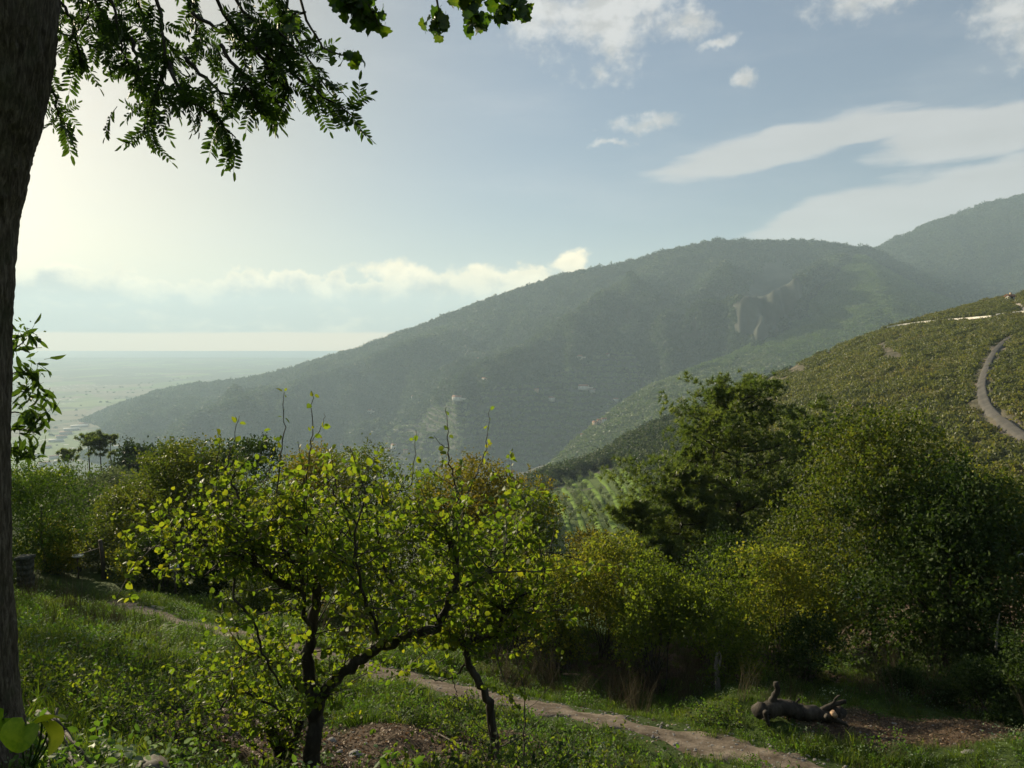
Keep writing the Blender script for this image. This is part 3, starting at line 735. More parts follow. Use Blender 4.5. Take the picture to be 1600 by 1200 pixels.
def surf(bvh, x, y):
    h = bvh.ray_cast(Vector((x, y, 900)), Vector((0, 0, -1))); return np.array(h[0]) if h[0] else None


# maquis on the right hand slope, leaving the road free
road_px = [(1640, 700), (1600, 681), (1570, 663), (1547, 645), (1537, 625), (1534, 605), (1538, 585), (1546, 565), (1556, 548), (1568, 535), (1580, 526)]
road_pts = [hit(a, b, bE) for a, b in road_px]; road_pts = [p for p in road_pts if p is not None]
road_xy = smooth_line(np.array(road_pts)[:, :2], 90)
track_px = [(1574, 462), (1582, 468), (1592, 476), (1605, 484)]
track_pts = [p for p in (hit(a, b, bE) for a, b in track_px) if p is not None]
track_xy = smooth_line(np.array(track_pts)[:, :2], 16)


def away(p, line, d):
    return np.linalg.norm(p[:, None, :2] - line[None], axis=-1).min(1) > d


def bz(b, d=-50): return lambda X, Y: np.array([(lambda s: s[2] if s is not None else d)(surf(b, x, y)) for x, y in zip(X, Y)])


tag(link('hill_road', strip('hill_road', road_xy, 2.8, bz(bE), M['asphalt'], 0.6, 0.5, 6, 0.1, 8)), kind='structure')
tag(link('dirt_track', strip('dirt_track', track_xy, 4.0, bz(bE), M['track'], 0.4, 0.25, 4, 0.3)), kind='structure')
WALLS = [[(1386, 514), (1410, 510), (1450, 505), (1500, 500), (1550, 496)], [(1556, 494), (1580, 491), (1602, 489), (1640, 486)]]
wall_xy = smooth_line(np.array([q for w_ in WALLS for q in (hit(a, b, bE) for a, b in w_) if q is not None])[:, :2], 80)
cover('maquis_shrubs', VE, 34000, (0, 132), maq_c, 0.8, 2.6, 'dense olive-green maquis covering the right-hand slope', lambda p: away(p, road_xy, 2.9) & away(p, track_xy, 2.5) & away(p, wall_xy, 4.5) & (px_noise(p, 24, 77) < 0.36) & (np.hypot((to_px(p)[0] - 1213) / 24, (to_px(p)[1] - 592) / 8) + 0.6 * px_noise(p, 9, 5) > 0.8))

# ------------------------------------------------------------------ haze: one even body of air
m_h, xh, oh = new_mat('haze_air'); pv = xh.n('ShaderNodeVolumePrincipled'); pv.inputs['Color'].default_value = (0.65, 0.84, 0.98, 1)
pv.inputs['Density'].default_value = 1.15e-4; pv.inputs['Anisotropy'].default_value = 0.1
m_h.node_tree.links.new(pv.outputs[0], oh.inputs['Volume'])
hb = MB(); hb.box((0, 5300, (PLAIN - 5 + 740) / 2), (35200, 24800, 745 - PLAIN))
tag(link('haze', hb.mesh('haze', [m_h])), 'thin bluish haze filling the valley air', None, None, 'stuff')

# ------------------------------------------------------------------ trees and shrubs
def crown_arrays(base, h, w, nl, size, lobes=16, zlow=0.15, depth=None, flat=0.75, tpl=LEAF4, droop=0.0, peak=0.5, lr=0.3, aspect=0.62):
    """leaf cloud made of lobes inside an egg-shaped envelope; returns leaves, lobe centres"""
    depth = depth or w
    t = zlow + (1 - zlow) * rng.random(lobes) ** 0.8
    prof = np.sqrt(np.clip(1 - ((t - peak) / (1.02 - peak)) ** 2 * (t > peak) - ((peak - t) / (peak - zlow + 0.12)) ** 2 * (t <= peak), 0.05, 1))
    a = rng.random(lobes) * 6.283; rr = np.sqrt(rng.random(lobes)) * (0.72 + 0.28 * rng.random(lobes))
    lc = np.column_stack([np.cos(a) * rr * prof * w / 2, np.sin(a) * rr * prof * depth / 2, t * h * 0.92])
    lrad = lr * min(w, h) * (0.55 + 0.7 * rng.random(lobes))
    pw = lrad ** 2; ci = rng.choice(lobes, nl, p=pw / pw.sum())
    d = rand_dirs(nl, 0.15); rad = lrad[ci] * (0.45 + 0.6 * rng.random(nl) ** 0.5)
    rad = rad * (1 + 0.35 * fbm(d[:, 0] * 3 + ci * 7.1, d[:, 2] * 3 + d[:, 1] * 2, 3, 4))
    # stray sprigs that break the outline
    st = rng.random(nl) < 0.09; rad[st] *= 1.35
    pos = lc[ci] + d * rad[:, None] * np.array([1, 1, flat])
    # leaves sit on short sprigs, so the crown breaks into tufts with gaps between them
    ns = max(8, nl // 18); sp = pos[:ns].copy(); sdv = unit(d[:ns] + rand_dirs(ns) * 0.7 + np.array([0, 0, 0.35])); k = rng.integers(0, ns, nl)
    u_ = rng.random((nl, 1)); ls = size * 4.2
    tuft_pos = sp[k] + sdv[k] * (u_ - 0.35) * ls + rng.normal(0, 1, (nl, 3)) * size * 0.75
    onsp = rng.random(nl) < 0.8
    pos = np.where(onsp[:, None], tuft_pos, pos)
    pos[:, 2] = np.maximum(pos[:, 2], 0.04 * h)
    dd = unit(rand_dirs(nl) + 0.5 * sdv[k] + np.array([0, 0, -droop])); nn = unit(d * 0.5 + rand_dirs(nl, 0.4))
    s = size * (0.6 + 0.7 * rng.random(nl))
    v, f = leaf_arrays(pos + np.asarray(base), dd, nn, s, s * aspect, tpl)
    return v, f, lc + np.asarray(base), lrad


def add_stems(m, base, lc, n=None, r=0.03, spread=0.3, forkz=0.0, seg=6):
    base = np.asarray(base, float); n = n or len(lc)
    for c in lc[:n]:
        b = base + np.array([rng.normal(0, spread), rng.normal(0, spread), forkz - 0.15])
        mid = b * 0.5 + c * 0.5 + rng.normal(0, 0.12, 3) * np.linalg.norm(c - b) * 0.5; mid[2] = b[2] + (c[2] - b[2]) * 0.55
        pts = smooth_line([b, b * 0.7 + mid * 0.3 + rng.normal(0, 0.05, 3), mid, c], 9)
        m.tube(pts, np.linspace(r * (0.7 + 0.6 * rng.random()), r * 0.22, 9), seg)


G1 = 'shrubs in the row behind the path'


def shrub(name, cat, label, px, bpy_, tpy, wpx, Y, mat, nl=14000, size=0.07, group=None, stems=12, stem_r=0.022, trunk=0.0, lobes=18, zlow=0.12, droop=0.1, peak=0.5, lr=0.3, depth=None, bark='bark', ground=True, aspect=0.62, flat=0.75, sink=0.0):
    b = P(px, bpy_, Y)
    if ground:
        g = on_ground(b[0], b[1]); z0 = g[2]
    else: z0 = b[2]
    top = P(px, tpy, Y)[2]; h = max(0.4, top - z0 + sink); w = wpx / F * Y
    if group == G1: nl = int(nl * 0.72); lr = 0.22; lobes = 26; stems = 26; w *= 0.94; stem_r *= 0.8
    if Y < 45: nl = int(nl * 0.85); size = size * 1.22
    t = thing(name, (b[0], b[1], z0), label, cat, group)
    v, f, lc, lrad = crown_arrays((0, 0, 0), h, w, nl, size, lobes, zlow, depth, flat, LEAF4, droop, peak, lr, aspect)
    link('crown' if trunk else 'foliage', mk_mesh(name + '_crown', v, [f], [M[mat]]), t)
    m = MB()
    if trunk:
        fk = h * 0.28
        m.tube(smooth_line([(0, 0, -0.3), (0.03 * h, 0, fk * 0.5), (0, 0.02 * h, fk), (0.02 * h, 0, h * 0.6)], 9), np.linspace(trunk, trunk * 0.4, 9), 9, rough=0.15)
        link('trunk', m.mesh(name + '_trunk', [M[bark]], True), t); m = MB()
        add_stems(m, (0, 0, fk), lc, min(lobes, 14), trunk * 0.4, 0.03)
        tag(link('limbs', m.mesh(name + '_limbs', [M[bark]], True), t), kind='stuff')
    else:
        add_stems(m, (0, 0, 0), lc, min(stems, lobes), stem_r, w * 0.07)
        tag(link('stems', m.mesh(name + '_stems', [M[bark]], True), t), kind='stuff')
    return t


# --- hedge of shrubs between the path and the big trees
G1 = 'shrubs in the row behind the path'
shrub('shrub', 'shrub', 'yellow-green thin-stemmed shrub behind the path, just right of the fruit trees', 872, 1052, 872, 150, 20.0, 'shrub_yellow', 15000, 0.062, G1, 16)
shrub('shrub', 'shrub', 'golden-green shrub with reddish dry stems low down, left of the dark stem clump', 950, 1062, 846, 170, 20.5, 'shrub_yellow', 17000, 0.062, G1, 18)
shrub('shrub', 'shrub', 'shrub rising from a dark bundle of leaning stems in the middle of the row', 1020, 1078, 880, 160, 18.6, 'shrub_green', 15000, 0.06, G1, 20, zlow=0.35, stem_r=0.03)
shrub('willow', 'shrub', 'fresh green shrub with pale bare stump stem standing in front', 1125, 1085, 868, 200, 18.4, 'shrub_green', 20000, 0.062, G1, 12, zlow=0.2)
shrub('shrub', 'shrub', 'olive-green shrub between the willowy bush and the big dark tree', 1215, 1082, 850, 150, 18.8, 'shrub_yellow', 14000, 0.065, G1, 12)
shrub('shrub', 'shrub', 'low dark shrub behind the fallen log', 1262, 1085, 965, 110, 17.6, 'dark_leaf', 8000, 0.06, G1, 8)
# --- big dark trees at right
shrub('oak_tree', 'tree', 'broad oak with rust-tinged crown top, tallest at right', 1355, 1085, 640, 330, 21.5, 'oak_leaf', 52000, 0.085, None, 12, trunk=0.16, lobes=54, zlow=0.10, lr=0.165, peak=0.45, bark='bark_dark', flat=0.85)
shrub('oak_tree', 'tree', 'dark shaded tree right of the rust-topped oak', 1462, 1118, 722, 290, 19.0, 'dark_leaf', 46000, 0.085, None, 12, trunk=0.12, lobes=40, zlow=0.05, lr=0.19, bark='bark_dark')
shrub('shrub', 'shrub', 'olive-toned bush at the right edge of the view, behind a pale thin stem', 1580, 1100, 735, 190, 18.5, 'oak_leaf', 26000, 0.07, None, 12, lobes=22, zlow=0.05, lr=0.25)
shrub('shrub', 'shrub', 'yellowish bush top showing between the oak and the right-edge bush', 1520, 1080, 712, 120, 25, 'shrub_yellow', 9000, 0.085, None, 8, zlow=0.3)
G2 = 'shaded brambles along the right edge of the clearing'
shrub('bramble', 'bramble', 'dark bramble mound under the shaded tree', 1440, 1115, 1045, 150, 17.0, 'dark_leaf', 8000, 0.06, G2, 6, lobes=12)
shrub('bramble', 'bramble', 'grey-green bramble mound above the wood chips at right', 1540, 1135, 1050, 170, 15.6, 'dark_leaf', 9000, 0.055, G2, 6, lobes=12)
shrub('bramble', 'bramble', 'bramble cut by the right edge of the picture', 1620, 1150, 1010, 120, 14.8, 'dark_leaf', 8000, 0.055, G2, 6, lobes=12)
# --- trees just beyond the left edge of the view; they throw the dappled shade on the bank
shrub('roadside_tree', 'tree', 'tall leafy tree just beyond the left edge, shading the bank', -120, 905, 470, 300, 22, 'chestnut_leaf', 9000, 0.14, None, 8, trunk=0.16, lobes=20, zlow=0.25, aspect=0.4)
shrub('roadside_tree', 'tree', 'second tree beyond the left edge, nearer than the tall one', -260, 980, 360, 330, 15, 'chestnut_leaf', 8000, 0.13, None, 8, trunk=0.14, lobes=18, zlow=0.25, aspect=0.4)
# --- thicket behind the fruit trees
G3 = 'thicket behind the fruit trees'
shrub('bush', 'bush', 'rust and yellow topped round bush right behind the fruit tree', 752, 985, 728, 215, 27, 'shrub_rust', 26000, 0.085, G3, 14, lobes=24, lr=0.25)
shrub('bush', 'bush', 'green bush at the right end of the thicket, against the terraces', 835, 985, 752, 90, 25, 'shrub_green', 9000, 0.075, G3, 8, lobes=14)
shrub('bush', 'bush', 'tall green rounded bush behind the fruit tree centre', 572, 985, 690, 140, 31, 'oak_leaf', 18000, 0.09, G3, 10, lobes=20)
shrub('bush', 'bush', 'brownish bush left of the tall rounded one', 505, 980, 700, 130, 33, 'shrub_rust', 15000, 0.09, G3, 10, lobes=18)
shrub('bush', 'bush', 'low green bush in the dip of the thicket', 655, 985, 738, 150, 28, 'shrub_green', 15000, 0.085, G3, 10, lobes=18)
shrub('bush', 'bush', 'dark bush low behind the right limb of the fruit tree', 700, 1000, 850, 200, 23.5, 'shrub_green', 15000, 0.07, G3, 12)
shrub('bush', 'bush', 'shaded bush low behind the left stem of the fruit tree', 560, 985, 840, 200, 25, 'shrub_green', 15000, 0.07, G3, 12)
shrub('bush', 'bush', 'yellow-green bush low behind the left limb', 440, 955, 800, 170, 28, 'shrub_yellow', 14000, 0.075, G3, 12)
shrub('bush', 'bush', 'dim bush between the fruit tree and the row of shrubs', 800, 1025, 880, 130, 21.5, 'shrub_yellow', 12000, 0.065, G3, 12)
shrub('bush', 'bush', 'dark pine-like bush behind the thicket at left', 410, 935, 682, 120, 40, 'dark_leaf', 13000, 0.12, G3, 8, lobes=16)
# --- left side trees and bushes
shrub('laurel_tree', 'tree', 'large dark glossy round tree on the left, its crest catching the sun', 315, 925, 694, 200, 32, 'oak_leaf', 34000, 0.10, None, 12, trunk=0.14, lobes=28, lr=0.24, zlow=0.08, bark='bark_dark')
shrub('bush', 'bush', 'bush with yellowing leaves sloping down left of the dark round tree', 225, 900, 765, 170, 33, 'oak_leaf', 20000, 0.09, None, 10, lobes=20, zlow=0.08)
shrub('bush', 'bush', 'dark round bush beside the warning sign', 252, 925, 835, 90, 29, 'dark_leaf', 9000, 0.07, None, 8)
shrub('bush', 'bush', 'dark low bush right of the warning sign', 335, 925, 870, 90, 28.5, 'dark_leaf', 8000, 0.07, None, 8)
shrub('bush', 'bush', 'grey-green tangled bush behind the wooden post', 128, 895, 800, 120, 33, 'grey_leaf', 12000, 0.075, None, 10)
shrub('bush', 'bush', 'greenish bush with pale flower heads near the tilted rail', 78, 900, 822, 80, 29, 'shrub_yellow', 9000, 0.07, None, 10)
shrub('chestnut_tree', 'tree', 'sunlit chestnut bush against the big trunk', 66, 905, 722, 150, 28.5, 'chestnut_leaf', 14000, 0.12, None, 10, trunk=0.05, lobes=30, zlow=0.02, lr=0.24, droop=0.5, aspect=0.3)
G8 = 'low scrub at the back of the grass clearing'
for lab, px, by, ty, w, Y, mt in [('low grey scrub behind the basin and leaning post', 120, 892, 852, 130, 31, 'grey_leaf'), ('low leafy scrub between leaning post and sign', 205, 905, 862, 100, 29, 'shrub_yellow'), ('low scrub between the dark pillar and the basin', 80, 900, 858, 70, 29.5, 'shrub_green'), ('scrub on the far side of the path behind the fruit tree stems', 410, 950, 880, 130, 25, 'shrub_green')]:
    shrub('scrub', 'bush', lab, px, by, ty, w, Y, mt, 7000, 0.06, G8, 6, lobes=12, zlow=0.05)
G4 = 'bushes on the slope below the far pines'
for lab, px, by, ty, w, Y, mt in [
    ('grey-green scrub nearest below the trio of pines', 150, 850, 748, 130, 70, 'grey_leaf'),
    ('pale green scrub left of the dark round tree', 205, 850, 760, 110, 60, 'grey_leaf'),
    ('scrub patch showing left of the pine trio', 70, 830, 745, 120, 75, 'shrub_green'),
    ('small round tree right of the pine trio', 243, 790, 712, 70, 120, 'far_wood'),
    ('second small round tree, between the round one and the dark crest', 215, 790, 696, 40, 125, 'far_wood'),
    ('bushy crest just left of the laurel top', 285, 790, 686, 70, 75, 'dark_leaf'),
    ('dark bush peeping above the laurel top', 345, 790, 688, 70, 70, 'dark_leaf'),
    ('low scrub at the foot of the pines', 165, 800, 742, 150, 100, 'grey_leaf'),
    ('hazy bush between laurel and thicket', 460, 820, 700, 90, 60, 'shrub_green')]:
    shrub('slope_bush', 'bush', lab, px, by, ty, w, Y, mt, 6500, 0.0045 * Y, G4, 5, lobes=14, sink=0.0)
# fillers further right, behind the row: the wood edge under the big pine
G5 = 'bushes under the big pine'
for lab, px, by, ty, w, Y, mt in [
    ('bush with rusty tips at the lower left of the big pine', 925, 1000, 835, 120, 26, 'shrub_rust'),
    ('green bush under the middle of the big pine', 1020, 1010, 862, 130, 25, 'shrub_green'),
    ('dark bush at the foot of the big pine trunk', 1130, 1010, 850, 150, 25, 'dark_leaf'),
    ('bush behind the right side of the shrub row', 1230, 1020, 800, 130, 24.5, 'oak_leaf')]:
    shrub('bush', 'bush', lab, px, by, ty, w, Y, mt, 11000, 0.08, G5, 8)


# --- pines
def needle_tufts(pos, out, n_needles, L, W):
    n = len(pos); P_ = np.repeat(pos, n_needles, 0); O = np.repeat(unit(out), n_needles, 0)
    d = unit(O * 0.8 + rand_dirs(len(P_)) * 0.95); s = unit(np.cross(d, rand_dirs(len(P_))))
    l = L * (0.6 + 0.5 * rng.random((len(P_), 1)))
    v = np.stack([P_ - s * W, P_ + s * W, P_ + d * l], 1).reshape(-1, 3)
    return v, np.arange(len(v)).reshape(-1, 3)


def pine(name, label, px, bpy_, tpy, wpx, Y, ntuft, L, W, trunk, nb=26, crown_from=0.2, group=None, needles=16, umbrella=False, lean=0.0):
    b = P(px, bpy_, Y); z0 = on_ground(b[0], b[1])[2]; h = P(px, tpy, Y)[2] - z0; w = wpx / F * Y
    t = thing(name, (b[0], b[1], z0), label, 'pine tree', group)
    m = MB(); tr = smooth_line([(0, 0, -0.4), (lean * 0.2, 0.1, h * 0.3), (lean * 0.6, 0, h * 0.65), (lean, 0, h * 0.97)], 14)
    m.tube(tr, np.linspace(trunk, trunk * 0.2, 14), 9, rough=0.12); link('trunk', m.mesh('pine_trunk', [M['bark_dark']], True), t)
    m = MB(); tp = []; td = []
    for k in range(nb):
        u = crown_from + (1 - crown_from) * (k + rng.random()) / nb
        if umbrella: u = 0.62 + 0.36 * rng.random()
        p0 = np.array([np.interp(u, np.linspace(0, 1, 14), tr[:, c]) for c in range(3)])
        a = rng.random() * 6.283
        reach = w / 2 * (1 - ((u - crown_from) / (1.05 - crown_from)) ** 2.6) * (0.6 + 0.5 * rng.random()) if not umbrella else w / 2 * (0.55 + 0.45 * rng.random()) * math.sqrt(max(0.1, 1 - ((u - 0.8) / 0.25) ** 2))
        p1 = p0 + np.array([math.cos(a) * reach, math.sin(a) * reach, reach * (0.22 + 0.25 * rng.random())])
        br = smooth_line([p0, p0 * 0.55 + p1 * 0.45 - np.array([0, 0, reach * 0.06]), p1], 8)
        m.tube(br, np.linspace(trunk * 0.3, 0.012 * max(1, trunk * 3), 8), 5)
        nt = max(6, int(ntuft / nb * (0.4 + reach / (w / 2))))
        s = 0.35 + 0.68 * rng.random(nt) ** 0.7
        c = np.stack([np.interp(s, np.linspace(0, 1, 8), br[:, q]) for q in range(3)], -1)
        spread = reach * 0.20 * (1.3 - s)[:, None] + 0.04 * w
        nc = max(3, nt // 16); cc = rng.normal(0, 1, (nc, 3)) * np.array([1, 1, 0.5]); off = (cc[rng.integers(0, nc, nt)] + rng.normal(0, 0.22, (nt, 3)) * np.array([1, 1, 0.8])) * spread * 1.2 + np.array([0, 0, 0.02 * w])
        tp.append(c + off); td.append(unit(off + unit(p1 - p0)[None] * 0.3 + np.array([0, 0, 0.35])))
    tag(link('branches', m.mesh('pine_branches', [M['bark_dark']], True), t), kind='stuff')
    v, f = needle_tufts(np.concatenate(tp), np.concatenate(td), needles, L, W)
    link('crown', mk_mesh('pine_needles', v, [f], [M['pine_needle']]), t)
    return t


pine('pine_tree', 'big broad pine with soft needle tufts, left of the rust-topped oak', 1155, 1000, 606, 375, 34.5, 9000, 0.27, 0.016, 0.22, 64, 0.14, lean=-0.3, needles=22)
pine('pine_tree', 'lower left shoulder pine merging with the big broad pine', 1062, 1000, 728, 190, 33, 5500, 0.24, 0.015, 0.14, 44, 0.12, needles=20)
pine('pine_tree', 'pine crown filling in between the big pine and its left shoulder', 1110, 1000, 662, 180, 35.5, 4000, 0.24, 0.015, 0.14, 40, 0.15, needles=20)
pine('pine_tree', 'lowest leftmost pine, its tufts hanging over the green terraces', 1000, 1000, 782, 150, 31, 3000, 0.23, 0.014, 0.11, 30, 0.2, needles=20)
pine('pine_tree', 'pine shoulder at the right, behind the rust-topped oak', 1250, 1000, 634, 210, 37, 4000, 0.26, 0.016, 0.16, 30, 0.15, needles=20)
G6 = 'umbrella pines on the shoulder at left'
for lab, px, ty, w in [('widest pine of the group on the left shoulder, in its middle', 140, 678, 46), ('rightmost of the umbrella pines on the left shoulder', 174, 677, 34), ('short leftmost umbrella pine on the left shoulder', 107, 702, 30), ('slim pine just left of the rightmost umbrella pine', 158, 684, 26)]:
    pine('umbrella_pine', lab, px, 745, ty, w, 148 + rng.random() * 5, 520, 0.55, 0.05, 0.17, 14, 0.6, G6, 10, True)

# ------------------------------------------------------------------ fruit trees in the foreground
LEAFP = None
def prox_leaf(name, lobed=False):
    pass


def poly_leaf(name, mat, outline, cup=0.15, fold=0.1):
    """one flat leaf, length 1 along +X, fan of triangles about the midrib"""
    o = np.array(outline, float); n = len(o)
    z = lambda x, y: -cup * (x - 0.45) ** 2 + fold * abs(y)
    v = [(0.0, 0, 0), (0.5, 0, z(0.5, 0)), (1.0, 0, z(1, 0))] + [(x, y, z(x, y)) for x, y in o] + [(x, -y, z(x, y)) for x, y in o]
    f = []
    def fan(off, flip):
        ids = [0] + [off + i for i in range(n)] + [2]
        for a, b in zip(ids[:-1], ids[1:]):
            f.append((1, b, a) if flip else (1, a, b))
    fan(3, False); fan(3 + n, True)
    m = MB(); m.add(v, [np.array(f)]); m.tube([(-0.3, 0, 0.02), (0, 0, 0)], [0.018, 0.015], 3)
    return m.mesh(name, [M[mat]])


PEAR = [(0.08, 0.22), (0.25, 0.36), (0.5, 0.38), (0.75, 0.24), (0.9, 0.1)]
VINE = [(-0.12, 0.22), (0.02, 0.45), (0.22, 0.40), (0.35, 0.62), (0.55, 0.50), (0.62, 0.34), (0.82, 0.30), (0.9, 0.1)]
CHEST = [(0.15, 0.09), (0.4, 0.14), (0.65, 0.13), (0.85, 0.07)]


def place_leaf(me, parent, pos, d, nrm, size, name='leaf'):
    o = bpy.data.objects.new(name, me); C.objects.link(o)
    d = unit(np.asarray(d)); s = unit(np.cross(nrm, d)); u = np.cross(d, s)
    mt = Matrix(((d[0] * size, s[0] * size, u[0] * size, pos[0]), (d[1] * size, s[1] * size, u[1] * size, pos[1]), (d[2] * size, s[2] * size, u[2] * size, pos[2]), (0, 0, 0, 1)))
    o.parent = parent; o.matrix_basis = mt
    return o


def limb(m, pts, r0, r1, n=None, seg=8, wob=0.012, rough=0.12):
    w = np.array([P(*p) for p in pts]); k = n or 4 * len(w)
    L = smooth_line(w, k); L[1:-1] += rng.normal(0, wob, (k - 2, 3))
    m.tube(L, np.linspace(r0, r1, k), seg, rough=rough); return L


def grow(m, start, d, length, r, nseg=10, curve=0.25, up=0.3):
    p = np.array(start, float); d = unit(np.array(d, float)); pts = [p.copy()]
    for i in range(nseg):
        d = unit(d + rng.normal(0, curve / nseg ** 0.5 * 0.6, 3) + np.array([0, 0, up / nseg])); p = p + d * length / nseg; pts.append(p.copy())
    m.tube(pts, np.linspace(r, r * 0.35, nseg + 1), 4 if r < 0.006 else 5); return np.array(pts)


def fruit_tree(label, limbs, shoots, nshoot, base, Yr, leaf_density, bare_low=None, nind=300, spread_dir=None, seed=1):
    t = thing('fruit_tree', base, label, 'fruit tree'); org = np.array(base)
    lines = []; allL = []
    tm = MB()
    first = True
    for (pts, r0, r1, grows) in limbs:
        m = MB(); L = limb(m, pts, r0, r1)
        nm = 'trunk' if first else ('limb' if r0 > 0.028 else 'branch')
        link(nm, m.mesh('fruit_' + nm, [M['bark_dark']], True, org), t); first = False
        if grows: allL.append(L)
    tw = MB()
    for (pts, r) in shoots:
        L = limb(tw, pts, r, r * 0.35, None, 5, 0.008); lines.append((L, 0.45))
    src = np.concatenate(allL)
    # twigs from the limbs
    for k in range(nshoot):
        s = src[rng.integers(len(src))] + rng.normal(0, 0.02, 3)
        px, py = to_px(s)
        out = rng.normal(0, 1, 3) * np.array([1, 0.9, 0.5]) + np.array([0, -0.1, 0.55])
        ln = (0.35 + 0.75 * rng.random() ** 1.3)
        if s[2] < org[2] + 1.3: ln *= 0.6
        if py < 780: ln *= 0.45
        L = grow(tw, s, out, ln, 0.005 + 0.004 * rng.random(), 9, 0.5, 0.35)
        lines.append((L, 1.0))
        for q in range(rng.integers(1, 4)):
            i = rng.integers(3, 9); L2 = grow(tw, L[i], rng.normal(0, 1, 3) + np.array([0, 0, 0.3]), ln * (0.25 + 0.35 * rng.random()), 0.0035, 6, 0.5, 0.2)
            lines.append((L2, 1.0))
    tag(link('twigs', tw.mesh('fruit_twigs', [M['bark']], True, org), t), kind='stuff')
    pos = []; dr = []
    for L, dens in lines:
        seg = np.linalg.norm(np.diff(L, axis=0), axis=1).sum(); n = max(1, int(seg / 0.033 * dens * leaf_density))
        u = 0.12 + 0.88 * rng.random(n)
        p = np.stack([np.interp(u, np.linspace(0, 1, len(L)), L[:, c]) for c in range(3)], -1)
        tg = unit(L[-1] - L[0])
        pos.append(p); dr.append(unit(rng.normal(0, 0.8, (n, 3)) + tg * 0.5 + np.array([0, 0, -0.35])))
    pos = np.concatenate(pos); dr = np.concatenate(dr)
    nn = unit(rand_dirs(len(pos), 0.5)); size = 0.070 * (0.5 + 0.7 * rng.random(len(pos)))
    pos = pos + dr * 0.02
    order = np.argsort(pos[:, 1] - 2.0 * size * 10)          # nearest and largest first
    px, py = to_px(pos); vis = (px > 0) & (px < 1600) & (py < 1200); order = [i for i in order if vis[i]]
    ind = order[:nind]; me_l = [poly_leaf('fruit_tree_leaf', 'pear_leaf', PEAR, c, fo) for c, fo in ((0.2, 0.15), (0.5, 0.3), (0.3, 0.5), (0.1, 0.05))]
    for q, i in enumerate(ind): place_leaf(me_l[q % 4], t, pos[i] - org, dr[i], nn[i], size[i])
    mask = np.ones(len(pos), bool); mask[ind] = False
    v, f = leaf_arrays(pos[mask] - org, dr[mask], nn[mask], size[mask], size[mask] * 0.85, LEAF6)
    tag(link('foliage', mk_mesh('fruit_foliage', v, [f], [M['pear_leaf']]), t), kind='stuff')
    return t


def ln(Y, *pts): return [(a, b, Y + (c[0] if c else 0)) for a, b, *c in pts]


base1 = P(482, 1290, 8.2)
L1 = [
    (ln(8.2, (482, 1290), (484, 1230), (488, 1170), (492, 1120), (493, 1085)), 0.105, 0.085, False),
    (ln(8.2, (493, 1095), (480, 1040), (484, 990), (494, 940), (493, 900), (500, 880)), 0.072, 0.045, True),
    (ln(8.2, (492, 920, -.02), (455, 918, -.1), (430, 905, -.2), (405, 888, -.3), (385, 872, -.35), (360, 868, -.4), (345, 872, -.45)), 0.042, 0.014, True),
    (ln(8.2, (405, 888, -.3), (390, 850, -.3), (381, 800, -.2), (370, 770, -.1), (352, 735, 0)), 0.022, 0.008, True),
    (ln(8.2, (482, 1000, -.05), (475, 940, -.25), (470, 895, -.35), (455, 870, -.4), (443, 857, -.4)), 0.026, 0.014, True),
    (ln(8.2, (470, 890, -.3), (478, 850, -.3), (481, 815, -.3), (476, 790, -.2)), 0.016, 0.007, True),
    (ln(8.2, (372, 872, -.4), (366, 930, -.5), (395, 970, -.5), (412, 1020, -.45), (440, 1075, -.3)), 0.014, 0.010, False),
    (ln(8.2, (495, 900), (525, 860, .3), (530, 820, .5), (520, 770, .6), (525, 740, .7)), 0.026, 0.008, True),
    (ln(8.2, (494, 1095), (520, 1066, -.05), (556, 1036, -.1), (600, 1010, -.15), (640, 992, -.2), (680, 982, -.2), (692, 962, -.2)), 0.068, 0.046, True),
    (ln(8.0, (690, 968), (708, 920), (712, 880), (704, 848), (702, 835)), 0.044, 0.03, True),
    (ln(8.0, (704, 850), (716, 800), (712, 760, .1), (702, 720, .1)), 0.016, 0.007, True),
    (ln(8.0, (702, 932), (725, 917, -.1), (755, 903, -.15), (774, 880, -.2), (800, 850, -.2)), 0.02, 0.008, True),
    (ln(8.0, (640, 992), (625, 940, .3), (600, 890, .5), (590, 830, .6), (600, 770, .7)), 0.026, 0.008, True),
    (ln(8.0, (600, 1010), (580, 960, -.5), (560, 900, -.8), (555, 840, -.9), (570, 780, -.9)), 0.02, 0.007, True),
    (ln(8.0, (385, 872, -.3), (340, 858, -.2), (300, 850, -.2), (260, 852, -.1), (225, 858, 0)), 0.012, 0.004, True),
    (ln(8.0, (350, 870), (320, 900, .2), (295, 880, .3), (275, 870, .3)), 0.010, 0.004, True),
    (ln(8.4, (470, 1080), (430, 1040, .2), (395, 1020, .2), (370, 1035, .2), (350, 1060, .2)), 0.018, 0.006, True),
    (ln(8.4, (455, 1130), (410, 1095), (370, 1080), (340, 1110)), 0.016, 0.006, True),
]
S1 = [(ln(8.0, (432, 770), (440, 700), (443, 650), (444, 612)), 0.009), (ln(8.0, (476, 790), (482, 720), (488, 670), (488, 615)), 0.010), (ln(8.0, (352, 735), (362, 700), (374, 650)), 0.008),
      (ln(7.8, (340, 790), (338, 730), (345, 678)), 0.007), (ln(8.3, (600, 770), (640, 760), (648, 720), (650, 672)), 0.008), (ln(8.0, (702, 720), (700, 680), (697, 636)), 0.008),
      (ln(7.9, (720, 790), (745, 740), (760, 690), (766, 640)), 0.008), (ln(8.0, (488, 690), (505, 660), (508, 645)), 0.005), (ln(8.0, (700, 700), (685, 690), (678, 680)), 0.005),
      (ln(8.1, (380, 800), (420, 740), (432, 690)), 0.007), (ln(7.7, (300, 850), (290, 810), (310, 790)), 0.006)]
